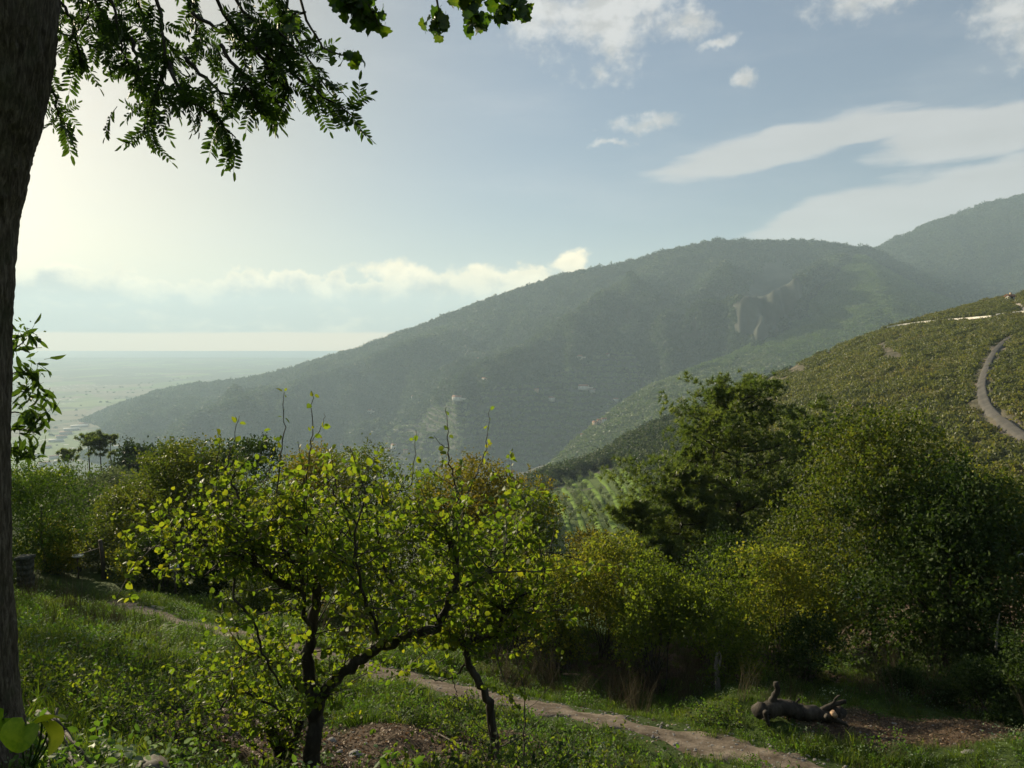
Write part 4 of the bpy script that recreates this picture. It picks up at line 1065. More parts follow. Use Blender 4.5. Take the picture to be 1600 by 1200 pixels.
fruit_tree('gnarled fruit tree with two crooked stems and yellow-green leaves, centre of the view', L1, S1, 330, tuple(base1), 8.2, 0.72)
base2 = P(772, 1185, 9.0)
L2 = [
    (ln(9.0, (772, 1185), (770, 1130), (762, 1090), (745, 1060), (731, 1032), (727, 1003)), 0.062, 0.035, False),
    (ln(9.0, (727, 1003), (712, 1000), (698, 985), (690, 970)), 0.04, 0.03, True),
    (ln(9.0, (727, 1006), (745, 999), (775, 993), (786, 962), (800, 944), (835, 915)), 0.032, 0.012, True),
    (ln(9.0, (775, 993), (805, 985), (830, 950), (850, 900), (845, 860)), 0.018, 0.007, True),
    (ln(9.0, (731, 1035), (722, 1046), (705, 1058), (690, 1063), (670, 1060)), 0.014, 0.006, False),
    (ln(9.0, (786, 962), (790, 900, .3), (800, 850, .4), (830, 800, .4)), 0.016, 0.006, True),
    (ln(9.0, (705, 1058), (712, 1080), (718, 1095)), 0.006, 0.004, False),
    (ln(9.2, (727, 1003), (740, 940, .5), (760, 880, .7), (780, 830, .8)), 0.018, 0.006, True)]
S2 = [(ln(9.0, (835, 915), (860, 860), (868, 800), (860, 760)), 0.007), (ln(9.0, (800, 850), (830, 790), (845, 750)), 0.006)]
fruit_tree('small leaning fruit tree whose crooked trunk meets the long right limb', L2, S2, 130, tuple(base2), 9.0, 0.8, nind=160)
# a third, cut and sprouting stump left of the main trunk
t3 = thing('tree_stump', P(440, 1210, 8.6), 'dark forked stump with leafy suckers left of the main fruit tree trunk', 'stump'); o3 = np.array(t3.location)
m = MB(); limb(m, ln(8.6, (440, 1225), (440, 1180), (428, 1150), (415, 1130)), 0.10, 0.055); limb(m, ln(8.6, (444, 1180), (462, 1150), (470, 1128)), 0.06, 0.04)
link('stump_wood', m.mesh('stump', [M['bark_dark']], True, o3), t3)
m = MB(); ps = []; ds = []
for k in range(60):
    s = P(rng.uniform(395, 470), rng.uniform(1120, 1190), 8.5) ; L = grow(m, s, rng.normal(0, 1, 3) * np.array([1.4, 0.8, 0.3]) + np.array([-0.5, 0, 0.9]), 0.4 + 0.7 * rng.random(), 0.004, 8, 0.6, 0.1)
    n = 16; u = rng.random(n); ps.append(np.stack([np.interp(u, np.linspace(0, 1, 9), L[:, c]) for c in range(3)], -1)); ds.append(rand_dirs(n, -0.3))
link('suckers', m.mesh('sucker_twigs', [M['bark']], True, o3), t3)
ps = np.concatenate(ps) - o3; ds = np.concatenate(ds); v, f = leaf_arrays(ps, ds, rand_dirs(len(ps), 0.5), 0.05, 0.04, LEAF6)
tag(link('foliage', mk_mesh('sucker_leaves', v, [f], [M['pear_leaf']]), t3), kind='stuff')
# bare sapling and bare stems
def bare_stem(label, lines, cat='sapling', name='bare_sapling', mat='bark'):
    b = P(*lines[0][0][0]); t = thing(name, b, label, cat)
    for k, (pts, r) in enumerate(lines):
        m = MB(); limb(m, pts, r, r * 0.45, None, 6, 0.006); link('stem' if k == 0 else 'twig', m.mesh(name, [M[mat]], True, b), t)
    return t


bare_stem('thin bare sapling rising right of the leaning fruit tree', [(ln(9.0, (818, 1215), (820, 1130), (818, 1080), (806, 1030)), 0.011), (ln(9.0, (819, 1150), (835, 1140), (848, 1120)), 0.006), (ln(9.0, (820, 1110), (850, 1085), (875, 1040)), 0.004)])
bare_stem('dead leafless twigs leaning right of the leaning trunk foot', [(ln(9.0, (775, 1170), (800, 1158), (820, 1145), (850, 1120)), 0.009), (ln(9.0, (785, 1185), (810, 1155), (822, 1150)), 0.008), (ln(9.0, (770, 1150), (740, 1125), (730, 1075)), 0.007)])
bare_stem('pale barkless stump stem standing at the shrub row', [(ln(17.4, (1123, 1088), (1121, 1062), (1119, 1040), (1121, 1020)), 0.07), (ln(17.3, (1120, 1050), (1126, 1030), (1124, 1018)), 0.03)], 'stump', 'standing_dead_stem', 'bark_pale')
bare_stem('thin pale stem in front of the right-edge bush', [(ln(17.0, (1556, 1015), (1558, 985), (1562, 958)), 0.03)], 'sapling', 'pale_stem', 'bark_pale')

# ------------------------------------------------------------------ the big trunk at the left edge and its hanging compound leaves
def big_trunk():
    Y = 4.0
    prof = [(1235, -40, 108), (1190, -42, 100), (1150, -45, 93), (1100, -48, 88), (1000, -50, 84), (900, -52, 80), (700, -54, 79), (500, -56, 82), (350, -52, 88), (300, -48, 93), (240, -42, 99), (180, -32, 106), (100, -20, 112), (40, -12, 114), (-60, -6, 116), (-200, -10, 110), (-420, -40, 90)]
    c = smooth_line(np.array([P(a[1] - 16 - max(0, 260 - a[0]) * 0.045, a[0], Y) for a in prof]), 300); r = np.interp(np.linspace(0, 1, 300), np.linspace(0, 1, len(prof)), [a[2] * 0.95 / F * Y for a in prof])
    n = 180; a = np.arange(n) / n * 2 * math.pi
    zz = c[:, 2][:, None]; A = a[None]
    tw = A * 9 + 0.5 * fbm(A * 3, zz * 1.5, 3, 2) * 3 + zz * 0.4
    wob = fbm(np.cos(A) * 4 + np.sin(A) * 3 + 20, zz * 2.2 + np.sin(A) * 2, 4, 6)
    fur = fbm((A * 12 + wob * 3.0), zz * 2.2, 4, 12)
    rid = -np.abs(fur) * 0.05 + 0.006 * fbm(A * 60, zz * 26, 3, 13)
    lump = 0.018 * fbm(np.cos(A) * 2 + 5, np.sin(A) * 2 + zz * 1.2, 3, 15)
    rr = r[:, None] + rid + lump
    v = np.stack([c[:, 0][:, None] + rr * np.cos(A), c[:, 1][:, None] + rr * np.sin(A), np.repeat(zz, n, 1)], -1).reshape(-1, 3)
    i = np.arange(299)[:, None] * n; j = np.arange(n)[None]
    q = np.stack([i + j, i + (j + 1) % n, i + n + (j + 1) % n, i + n + j], -1).reshape(-1, 4)
    org = c[0]
    t = thing('robinia_tree', org, 'big dark trunk at the left edge with feathery leaf sprays hanging above the view', 'tree')
    link('trunk', mk_mesh('trunk', v - org, [q], [M['trunk_bark']], True), t)
    return t, org


def trunk_bark():
    m, x, out = new_mat('furrowed_bark'); tc = x.n('ShaderNodeTexCoord'); mp = x.n('ShaderNodeMapping')
    m.node_tree.links.new(tc.outputs['Object'], mp.inputs[0]); mp.inputs['Scale'].default_value = (1, 1, 0.14)
    n1 = x.noise(mp.outputs[0], 60, 8, 0.7, 0.3); n2 = x.noise(tc.outputs['Object'], 5, 5, 0.6)
    col = x.ramp(n1, [(0.3, (0.022, 0.016, 0.011)), (0.5, (0.085, 0.066, 0.048)), (0.7, (0.21, 0.175, 0.135))])
    col = x.mix(x.step(n2, 0.5, 0.7, 0, 0.4), col, (0.06, 0.065, 0.035))
    pb = x.n('ShaderNodeBsdfPrincipled'); x.put(pb.inputs['Base Color'], col); pb.inputs['Roughness'].default_value = 0.9; pb.inputs['Specular IOR Level'].default_value = 0.2
    b = x.n('ShaderNodeBump'); b.inputs['Strength'].default_value = 0.9; b.inputs['Distance'].default_value = 0.012; x.put(b.inputs['Height'], n1)
    m.node_tree.links.new(b.outputs[0], pb.inputs['Normal']); m.node_tree.links.new(pb.outputs[0], out.inputs[0]); return m


M['trunk_bark'] = trunk_bark()
rob, rob_o = big_trunk()


def frond_mesh(k):
    m = MB(); n = 8 + k % 3
    xs = np.linspace(0, 1, 7); r = np.column_stack([xs, 0.04 * np.sin(xs * 3 + k), -0.25 * xs ** 2])
    m.tube(r, np.linspace(0.012, 0.005, 7), 3)
    tp = np.array([[0, 0, 0], [0.25, 0.5, 0.05], [0.75, 0.45, 0.05], [1, 0, -0.05], [0.75, -0.45, 0.05], [0.25, -0.5, 0.05]])
    pos = []; d = []
    for i in range(n):
        u = 0.16 + 0.8 * i / n
        p = np.array([u, 0.04 * math.sin(u * 3 + k), -0.25 * u * u])
        for s in (-1, 1): pos.append(p); d.append((0.55 + rng.normal(0, .1), s * (1 + rng.normal(0, .08)), -0.3 + rng.normal(0, .18)))
    pos.append([1, 0.04 * math.sin(3 + k), -0.25]); d.append((1, 0, -0.3))
    L = 0.27 * (0.85 + 0.3 * rng.random(len(pos)))
    v, f = leaf_arrays(np.array(pos, float), np.array(d, float), np.tile([0.1, 0, 1.0], (len(pos), 1)) + rng.normal(0, .25, (len(pos), 3)), L, L * 0.30, (tp, LEAF6[1]))
    m.add(v, [f])
    return m.mesh('compound_leaf', [M['robinia_leaf']])


fr = [frond_mesh(k) for k in range(7)]
SPR = [ln(4.2, (330, -60), (345, 20), (400, 75, .1), (470, 125, .1), (520, 160), (552, 182)), ln(4.2, (235, -60), (250, 40), (258, 100), (257, 150)), ln(4.2, (258, 90), (285, 145, -.2), (330, 180, -.2), (368, 215, -.2)), ln(4.2, (257, 110), (238, 160), (228, 190), (226, 215)),
       ln(4.4, (50, -60), (100, 10), (118, 60), (128, 95)), ln(4.5, (60, 60), (80, 130), (92, 180), (97, 190)), ln(4.6, (150, -60), (175, 10), (190, 60), (202, 100)), ln(4.4, (300, 20), (350, 50), (400, 58), (455, 45)), ln(4.6, (390, -60), (430, 10), (470, 70), (500, 120), (520, 150)),
       ln(4.0, (345, 70), (375, 115), (395, 150), (402, 170)), ln(4.3, (290, 90), (330, 130), (375, 155), (430, 150)), ln(4.7, (100, -60), (150, 0), (165, 40), (150, 70)), ln(4.8, (200, -60), (215, 0), (235, 60), (270, 100)), ln(4.8, (280, -60), (300, 0), (310, 50), (330, 90)),
       ln(4.5, (420, -60), (450, 0), (440, 40), (420, 90)), ln(4.1, (345, -40), (380, 20), (430, 50), (475, 90)), ln(4.9, (130, -40), (140, 20), (120, 50)), ln(4.3, (400, 75), (420, 110), (445, 135), (455, 150)), ln(4.4, (205, 60), (215, 110), (212, 135))]
tw = MB(); sp_i = []
for s in SPR:
    L = limb(tw, s, 0.012, 0.003, 16, 6, 0.006); sp_i.append(L)
bigb = MB(); limb(bigb, ln(4.6, (-10, -80), (120, -120), (260, -110), (400, -80), (470, -60)), 0.07, 0.02, 20, 8); link('main_branch', bigb.mesh('main_branch', [M['bark_dark']], True, rob_o), rob)
link('branches', tw.mesh('robinia_branches', [M['bark_dark']], True, rob_o), rob)
cnt = 0
for L in sp_i:
    seg = np.linalg.norm(np.diff(L, axis=0), axis=1).sum(); n = int(seg / 0.042)
    for k in range(n):
        if cnt >= 300: break
        u = 0.18 + 0.82 * (k + rng.random()) / n
        p = np.array([np.interp(u, np.linspace(0, 1, len(L)), L[:, c]) for c in range(3)])
        a, b = to_px(p)
        if b < -45: continue
        tg = unit(L[-1] - L[0]); d = unit(rng.normal(0, 0.75, 3) + tg * 0.55 + np.array([0, 0, -0.45]))
        place_leaf(fr[cnt % 7], rob, p - rob_o, d, unit(rng.normal(0, 0.5, 3) + np.array([0, 0.5, 0.8])), 0.175 * (0.7 + 0.5 * rng.random())); cnt += 1

fv = []; ff = []; off = 0
fco = []
for me in fr:
    c = np.empty(len(me.vertices) * 3, np.float32); me.vertices.foreach_get('co', c); fco.append((c.reshape(-1, 3), [tuple(p.vertices) for p in me.polygons]))
xm = MB()
for k in range(110):
    L = sp_i[rng.integers(len(sp_i))]; u = 0.1 + 0.85 * rng.random(); p = np.array([np.interp(u, np.linspace(0, 1, len(L)), L[:, c]) for c in range(3)]) + rng.normal(0, 0.05, 3)
    if to_px(p)[1] > 170: continue
    d = unit(rng.normal(0, 0.8, 3) + np.array([0, 0.3, -0.4])); nn = unit(rng.normal(0, 0.6, 3) + np.array([0, 0.4, 0.8])); sd = unit(np.cross(nn, d)); up = np.cross(d, sd); c, fs = fco[k % 7]
    w = p - rob_o + (c[:, :1] * d + c[:, 1:2] * sd + c[:, 2:3] * up) * 0.17
    by = {}
    for f in fs: by.setdefault(len(f), []).append(f)
    xm.add(w, [np.array(b) for b in by.values()])
tag(link('foliage', xm.mesh('robinia_foliage', [M['robinia_leaf']]), rob), kind='stuff')

# ------------------------------------------------------------------ broad-leaved sprays hanging from above
def leafy_spray(name, label, cat, lines, n, size, me_l, area=None, group=None, droop=-0.8, start=None, bark='bark'):
    b = P(*lines[0][0]); t = thing(name, b, label, cat, group); m = MB(); Ls = [limb(m, l, 0.008, 0.003, 12, 5, 0.004) for l in lines]
    link('branch', m.mesh(name + '_branch', [M[bark]], True, b), t)
    for k in range(n):
        L = Ls[k % len(Ls)]; u = (0.1 if start is None else start) + (0.9 if start is None else 1 - start) * rng.random()
        p = np.array([np.interp(u, np.linspace(0, 1, len(L)), L[:, c]) for c in range(3)]) + rng.normal(0, size * 0.45, 3)
        place_leaf(me_l[k % len(me_l)], t, p - b, unit(rng.normal(0, 0.5, 3) + np.array([0, 0, droop])), unit(rng.normal(0, 0.6, 3) + np.array([0, 1, 0.1])), size * (0.7 + 0.6 * rng.random()))
    return t


vl = [poly_leaf('broad_leaf', 'vine_leaf', VINE, c, fo) for c, fo in ((0.3, 0.2), (0.6, 0.4), (0.2, 0.5))]
leafy_spray('vine_spray', 'hanging clump of broad leaves at the top edge, left of centre', 'vine', [ln(4.0, (500, -60), (530, -10), (560, 10), (600, 22)), ln(4.0, (520, -60), (560, -15), (585, 25), (592, 42)), ln(4.0, (510, -60), (545, 0), (572, 25))], 60, 0.062, vl, start=0.3)
leafy_spray('vine_spray', 'small twig with a few broad leaves below the feathery sprays', 'vine', [ln(4.0, (455, -60), (475, 20), (490, 48), (512, 78), (545, 86), (560, 88)), ln(4.0, (478, 20), (460, 22), (450, 40))], 20, 0.045, vl, start=0.62)
leafy_spray('vine_spray', 'wide clump of broad leaves at the top edge, just right of centre', 'vine', [ln(4.0, (640, -80), (680, -10), (685, 30), (688, 42)), ln(4.0, (680, -60), (720, -10), (735, 12)), ln(4.0, (700, -60), (740, 0), (742, 38)), ln(4.0, (720, -60), (770, -5), (785, 18)), ln(4.0, (760, -60), (790, -5), (820, 10))], 95, 0.056, vl, start=0.45)
cl = [poly_leaf('toothed_leaf', 'chestnut_leaf', CHEST, c, fo) for c, fo in ((0.3, 0.2), (0.6, 0.3), (0.9, 0.2))]
leafy_spray('chestnut_branch', 'dark narrow-leaved chestnut branch emerging right of the big trunk', 'branch', [ln(5.4, (-60, 600), (0, 560), (30, 540), (42, 528)), ln(5.4, (-60, 620), (0, 590), (35, 580), (58, 582)), ln(5.4, (-60, 660), (0, 620), (35, 612), (64, 620)), ln(5.4, (-60, 690), (0, 650), (35, 645), (66, 650)), ln(5.4, (-60, 720), (0, 680), (32, 670), (60, 678)), ln(5.4, (-60, 740), (0, 710), (25, 700), (48, 708))], 190, 0.10, cl, start=0.66, droop=-0.35)

# ------------------------------------------------------------------ things along the path
g = hit(1250, 1122); Yl = g[1]
t = thing('fallen_log', g, 'fallen crooked log with upturned branch stubs on the grass at right', 'log')
m = MB(); limb(m, ln(Yl, (1188, 1112), (1215, 1106), (1250, 1112), (1290, 1118), (1312, 1112)), 0.17, 0.12, 30, 12, 0.02, 0.35); link('log_body', m.mesh('log_body', [M['bark_dark']], True, g), t)
for l, r in ((ln(Yl, (1200, 1108), (1206, 1094), (1214, 1082), (1212, 1066)), 0.085), (ln(Yl, (1280, 1115), (1292, 1106), (1306, 1100), (1322, 1096)), 0.07), (ln(Yl, (1300, 1102), (1306, 1092), (1312, 1086)), 0.025), (ln(Yl, (1240, 1112), (1244, 1100), (1250, 1092)), 0.035), (ln(Yl - .3, (1290, 1118), (1310, 1125), (1325, 1135)), 0.05), (ln(Yl - .3, (1195, 1112), (1198, 1125), (1202, 1134)), 0.05)):
    m = MB(); limb(m, l, r, r * 0.55, 10, 8, 0.008, 0.2); link('branch_stub', m.mesh('branch_stub', [M['bark_dark']], True, g), t)
m = MB(); m.tube([P(1300, 1112, Yl - .25), P(1306, 1120, Yl - .36)], [0.05, 0.045], 9); link('cut_end', m.mesh('cut_end', [M['cut']], False, g), t)

sg = hit(275, 944)
t = thing('warning_sign', sg, 'small white and yellow notice on a thin post beside the path', 'sign'); Ys = sg[1]
m = MB(); m.box((0, 0, 0.75), (0.05, 0.05, 1.6)); link('post', m.mesh('post', [M['wood']]), t)
m = MB(); m.box((0, -0.035, 1.28), (0.31, 0.012, 0.27)); pl = link('text_plate', m.mesh('text_plate', [M['sign_white']]), t)
m = MB()
for i in range(6): m.box((-0.01 + 0.01 * (i % 3), -0.0425, 1.375 - i * 0.036), (0.24 - 0.04 * (i % 2), 0.003, 0.009 if i else 0.02))
link('printed_lines', m.mesh('printed_lines', [M['ink']]), pl)
m = MB(); m.box((0, -0.035, 1.565), (0.29, 0.012, 0.28)); p2 = link('symbol_plate', m.mesh('symbol_plate', [M['yellow']]), t)
m = MB(); a = np.linspace(0, 2 * math.pi, 25); m.tube(np.column_stack([0.095 * np.cos(a), np.full(25, -0.043), 1.565 + 0.095 * np.sin(a)]), 0.012, 4); m.tube([(-0.02, -0.043, 1.50), (-0.025, -0.043, 1.6), (0.03, -0.043, 1.63)], 0.014, 4); m.tube([(-0.02, -0.043, 1.55), (0.035, -0.043, 1.52)], 0.014, 4)
link('symbol', m.mesh('symbol', [M['ink']]), p2)

pg = hit(162, 905)
t = thing('fence_post', pg, 'leaning dark wooden post with a thin rail, left of the sign', 'post')
m = MB(); m.tube([(0, 0, -0.2), (0.0, 0, 0.8), (-0.08, 0, 1.55)], [0.085, 0.08, 0.07], 8, rough=0.1); link('post', m.mesh('post', [M['wood']]), t)
m = MB(); m.tube([(-0.06, 0.0, 1.25), (-0.5, -0.1, 1.12), (-0.95, -0.1, 0.98)], 0.02, 5); link('rail', m.mesh('rail', [M['bark_pale']]), t)
dp = P(121, 869, pg[1] - 0.3)
t = thing('basin', (dp[0], dp[1], on_ground(dp[0], dp[1])[2]), 'small white basin on a stake beside the leaning post', 'basin')
hh = dp[2] - t.location[2]; m = MB(); prof = [(0.0, -0.03), (0.14, -0.03), (0.20, 0.0), (0.215, 0.04), (0.20, 0.045), (0.13, 0.0), (0.0, -0.005)]
n = 20; a = np.arange(n) / n * 2 * math.pi; v = np.array([[r * math.cos(x), r * math.sin(x), hh + z] for r, z in prof for x in a]); i = np.arange(len(prof) - 1)[:, None] * n; j = np.arange(n)[None]
m.add(v, [np.stack([i + j, i + (j + 1) % n, i + n + (j + 1) % n, i + n + j], -1).reshape(-1, 4)]); link('bowl', m.mesh('bowl', [M['white']], True), t)
m = MB(); m.tube([(0, 0, -0.2), (0, 0, hh - 0.03)], 0.03, 6); link('stake', m.mesh('stake', [M['wood']]), t)
wp = hit(41, 925); t = thing('gate_pillar', wp, 'dark stone pillar half hidden by the big trunk', 'pillar')
k = 0
for lv in range(6):
    for s in (-1, 1):
        m = MB(); m.box((s * 0.095 + rng.normal(0, .008), rng.normal(0, .01), 0.1 + lv * 0.185), (0.18, 0.36, 0.175)); link('stone', m.mesh('stone', [M['dark_stone']]), t)
m = MB(); m.box((0, 0, 1.16), (0.46, 0.46, 0.09)); link('cap', m.mesh('cap', [M['dark_stone']]), t)

# ------------------------------------------------------------------ bottom left corner: wood pile, squash leaves
def ghit(px, py): return hit(px, py)


def stick(name, cat, label, pts, r, mat, group=None, cut=None, lift=0.02):
    w = []
    for a, b, dz in pts:
        h = hit(a, b); w.append(h + np.array([0, 0, dz + lift]))
    o = w[0]; t = MB(); L = smooth_line(w, 10); t.tube(L, np.linspace(r, r * 0.7, 10), 8, rough=0.15)
    return tag(link(name, t.mesh(name, [M[mat]], True, o), None, o), label, cat, group)


stick('mossy_stick', 'stick', 'short thick mossy stick lying in the grass at lower left', [(178, 1188, 0.0), (158, 1168, 0.08), (136, 1146, 0.14)], 0.020, 'mossy')
GS = 'brown sticks piled by the big trunk'
for lab, pts, r in [('longest reddish stick slanting out of the pile by the trunk', [(70, 1145, .2), (100, 1175, .12), (150, 1215, .03)], 0.013), ('thin dark stick crossing the pile by the trunk', [(85, 1140, .2), (108, 1190, .06), (118, 1225, .02)], 0.009),
                    ('lowest brown stick of the pile by the trunk', [(40, 1160, .1), (90, 1195, .08), (150, 1230, .02)], 0.016), ('steep thin stick leaning on the pile by the trunk', [(92, 1165, .22), (82, 1190, .08), (75, 1215, .02)], 0.008), ('short broken stick on top of the pile by the trunk', [(60, 1150, .16), (85, 1165, .16), (112, 1180, .1)], 0.011)]:
    stick('stick', 'stick', lab, pts, r, 'wood' if r > 0.012 else 'bark', GS)
lg = hit(232, 1225) + np.array([0, 0, -0.05])
t = thing('cut_log', lg, 'sawn log showing its pale brown rounded end at the bottom edge', 'log')
m = MB(); m.tube([(-0.10, 0.25, -0.02), (0, 0, 0.03)], 0.105, 20); link('log_body', m.mesh('log_body', [M['bark']], True), t)
m = MB(); m.tube([(0.0, -0.001, 0.0301), (0.003, -0.012, 0.033)], [0.097, 0.09], 20); link('cut_face', m.mesh('cut_face', [M['cut']]), t)
sq = [poly_leaf('squash_leaf', 'squash_leaf', [(-0.15, 0.25), (-0.1, 0.5), (0.15, 0.62), (0.4, 0.6), (0.62, 0.52), (0.85, 0.3), (0.97, 0.12)], 0.6, f) for f in (0.25, 0.45)]
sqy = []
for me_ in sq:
    m2 = me_.copy(); m2.materials[0] = M['squash_sunlit']; sqy.append(m2)
t = thing('squash_plant', hit(40, 1215), 'squash vine with big rounded leaves, two tinted yellow as if sunlit, by the trunk base', 'plant'); o = np.array(t.location); m = MB()
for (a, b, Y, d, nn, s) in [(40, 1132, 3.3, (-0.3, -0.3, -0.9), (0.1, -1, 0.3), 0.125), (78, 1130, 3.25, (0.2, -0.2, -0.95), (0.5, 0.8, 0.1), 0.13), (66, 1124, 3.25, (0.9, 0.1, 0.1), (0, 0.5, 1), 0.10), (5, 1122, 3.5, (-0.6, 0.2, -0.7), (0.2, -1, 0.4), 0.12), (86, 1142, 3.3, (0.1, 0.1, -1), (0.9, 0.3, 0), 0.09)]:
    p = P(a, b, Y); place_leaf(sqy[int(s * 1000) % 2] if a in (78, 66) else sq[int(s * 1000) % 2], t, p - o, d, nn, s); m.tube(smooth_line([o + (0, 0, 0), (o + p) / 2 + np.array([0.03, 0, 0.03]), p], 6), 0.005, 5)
link('vine_stem', m.mesh('vine_stem', [M['weed']], True, o), t)
G7 = 'small leafy plants at the bottom edge'
wl = [poly_leaf('lobed_leaf', 'squash_leaf', VINE, c, 0.25) for c in (0.3, 0.6)]
wp_ = [poly_leaf('pale_leaf', 'pale_weed', PEAR, c, 0.25) for c in (0.3, 0.6)]
for lab, px, py, n, s, ml in [('bright lobed-leaf plant at the bottom edge, right of the sawn log', 335, 1195, 16, 0.075, wl), ('small bright leaf plant between sticks and sawn log', 155, 1198, 7, 0.06, wl), ('pale blue-green leaved plant left of the sawn log', 190, 1200, 14, 0.07, wp_),
                              ('bright seedling at the foot of the main fruit tree', 505, 1192, 12, 0.07, wl), ('pale plant at the very bottom left among the sticks', 75, 1205, 9, 0.06, wp_), ('light green sprout left of the fruit tree foot', 455, 1190, 10, 0.06, wl)]:
    h = hit(px, py); t = thing('leafy_plant', h, lab, 'plant', G7); m = MB()
    for k in range(n):
        a = k * 2.4; rr_ = 0.03 + s * 0.9 * rng.random(); p = np.array([math.cos(a) * rr_, math.sin(a) * rr_, 0.06 + 0.08 * rng.random()])
        m.tube([(0, 0, 0), p * 0.6 + (0, 0, .02), p], 0.0025, 3); place_leaf(ml[k % 2], t, p, (math.cos(a), math.sin(a), -0.2), (rng.normal(0, .2), rng.normal(0, .2), 1), s * (0.7 + 0.5 * rng.random()))
    link('stems', m.mesh('stems', [M['weed']]), t)

# stones and branches on the bare soil
def stone_mesh(seed):
    import bmesh
    bm = bmesh.new(); bmesh.ops.create_icosphere(bm, subdivisions=3, radius=1)
    for v_ in bm.verts:
        c = v_.co; k = 1 + 0.35 * float(fbm(np.array([c.x * 1.5 + seed]), np.array([c.y * 1.5 + c.z]), 3, seed)[0]); v_.co = Vector((c.x * k, c.y * k * 0.8, c.z * k * 0.5))
    me = bpy.data.meshes.new('stone'); bm.to_mesh(me); bm.free(); me.materials.append(M['stone']); return me


GT = 'stones on the bare soil under the fruit trees'
for k, (lab, px, py, s) in enumerate([('pale stone nearest the main fruit tree trunk', 518, 1158, 0.07), ('broad flat stone low in the bare soil', 555, 1182, 0.12), ('light flat stone at the bottom edge, right of centre soil', 682, 1190, 0.08), ('stone by the bottom edge under the leaning tree', 718, 1196, 0.07), ('small stone left of the broad flat one', 530, 1176, 0.05), ('flat stone slab against the grass at the soil edge', 632, 1092, 0.13)]):
    h = hit(px, py); o = tag(link('stone', stone_mesh(k), None, h + np.array([0, 0, s * 0.1])), lab, 'stone', GT); o.scale = (s, s, s); o.rotation_euler = (0.1, 0.1, k)
h = hit(1515, 1175); o = tag(link('stone', stone_mesh(9), None, h), 'flat stone among the wood chips at lower right', 'stone', None); o.scale = (0.14, 0.1, 0.06)
GB = 'dead branches lying on the soil under the fruit trees'
for lab, pts, r in [('curved dead branch on the soil under the leaning tree', [(682, 1152, .05), (715, 1168, .04), (745, 1178, .05), (765, 1195, .02)], 0.014), ('pale broken branch at the edge of soil and grass', [(600, 1108, .06), (622, 1100, .10), (640, 1096, .16), (655, 1086, .2)], 0.02), ('thin pale twig slanting over the soil', [(607, 1122, .02), (615, 1112, .08), (620, 1105, .12)], 0.008), ('short stub lying by the soil edge', [(602, 1112, .02), (630, 1105, .05)], 0.012), ('long thin stick in the right part of the soil', [(700, 1158, .02), (722, 1190, .03)], 0.007)]:
    stick('dead_branch', 'branch', lab, pts, r, 'bark_pale' if 'pale' in lab else 'wood', GB)
stick('cut_stick', 'stick', 'pale cut stick lying behind the path in the grass', [(880, 1056, .03), (906, 1057, .03)], 0.03, 'cut')

# ------------------------------------------------------------------ grass, weeds, litter
def tuft(name, n, h, w, mat, spread, bend=0.5):
    a = rng.random(n) * 6.283; b = np.column_stack([rng.normal(0, spread, (n, 2)), np.zeros(n)])
    H = h * (0.5 + 0.6 * rng.random(n)); od = np.column_stack([np.cos(a), np.sin(a)]) * (bend * (0.3 + rng.random(n)) * H)[:, None]
    s = np.column_stack([-np.sin(a), np.cos(a), np.zeros(n)]) * w
    mid = b + np.column_stack([od * 0.3, H * 0.6]); tip = b + np.column_stack([od, H * 0.9])
    v = np.stack([b - s, b + s, mid - s * 0.8, mid + s * 0.8, tip], 1).reshape(-1, 3); i = np.arange(n)[:, None] * 5
    return proto(name, mk_mesh(name, v, [i + np.array([[0, 1, 3, 2]]), i + np.array([[2, 3, 4]])], [M[mat]]))


def weed(name, mat, n=40, size=0.05, h=0.25):
    p = np.column_stack([rng.normal(0, .08, (n, 2)), rng.random(n) * h]); v, f = leaf_arrays(p, rand_dirs(n), rand_dirs(n, 1.0), size * (0.6 + 0.6 * rng.random(n)), size * 0.6, LEAF6)
    return proto(name, mk_mesh(name, v, [f], [M[mat]]))


def ground_points(n, x0, x1, y0, y1, dens):
    x = rng.uniform(x0, x1, n); y = rng.uniform(y0, y1, n); k = rng.random(n) < dens(x, y); x = x[k]; y = y[k]
    fr_ = np.abs(x) < (y + 3) * 0.85; x = x[fr_]; y = y[fr_]
    p = np.array([on_ground(a, b) for a, b in zip(x, y)]); return p


def soil(x, y):
    def disc(c, a, b): return np.clip(1.3 - np.hypot((x - c[0]) / a, (y - c[1]) / b), 0, 1)
    s = np.maximum(np.maximum(disc(P(650, 1175, 10.0), 3.3, 2.6), disc(P(1430, 1165, 14.2), 2.4, 1.1)), disc(P(350, 1150, 9.0), 1.4, 1.6))
    return np.clip((s - 0.15) * 2.4 + fbm(x * 1.3, y * 1.3, 3, 31) * 0.8, 0, 1)


def grass_d(x, y):
    pd = path_dist(x, y); return np.clip((pd - 0.55 - 0.7 * fbm(x * 1.3, y * 1.3, 3, 9)) / 0.35, 0, 1) * (1 - 0.99 * soil(x, y)) * np.clip(1.15 + 1.2 * fbm(x / 1.1, y / 1.1, 3, 19), 0.25, 1)


gr = [tuft('grass_tuft', 34, 0.24, 0.0045, 'grass', 0.07, 0.7), tuft('grass_tuft', 30, 0.32, 0.006, 'grass', 0.08, 0.6), tuft('grass_tuft', 40, 0.14, 0.004, 'grass', 0.08, 0.6), tuft('grass_tuft', 14, 0.26, 0.0035, 'dry', 0.07, 0.5), weed('weed', 'weed'), weed('weed', 'pale_weed', 30, 0.04, 0.3)]
def vidx(n, w): return rng.choice(len(w), n, p=np.array(w) / sum(w))


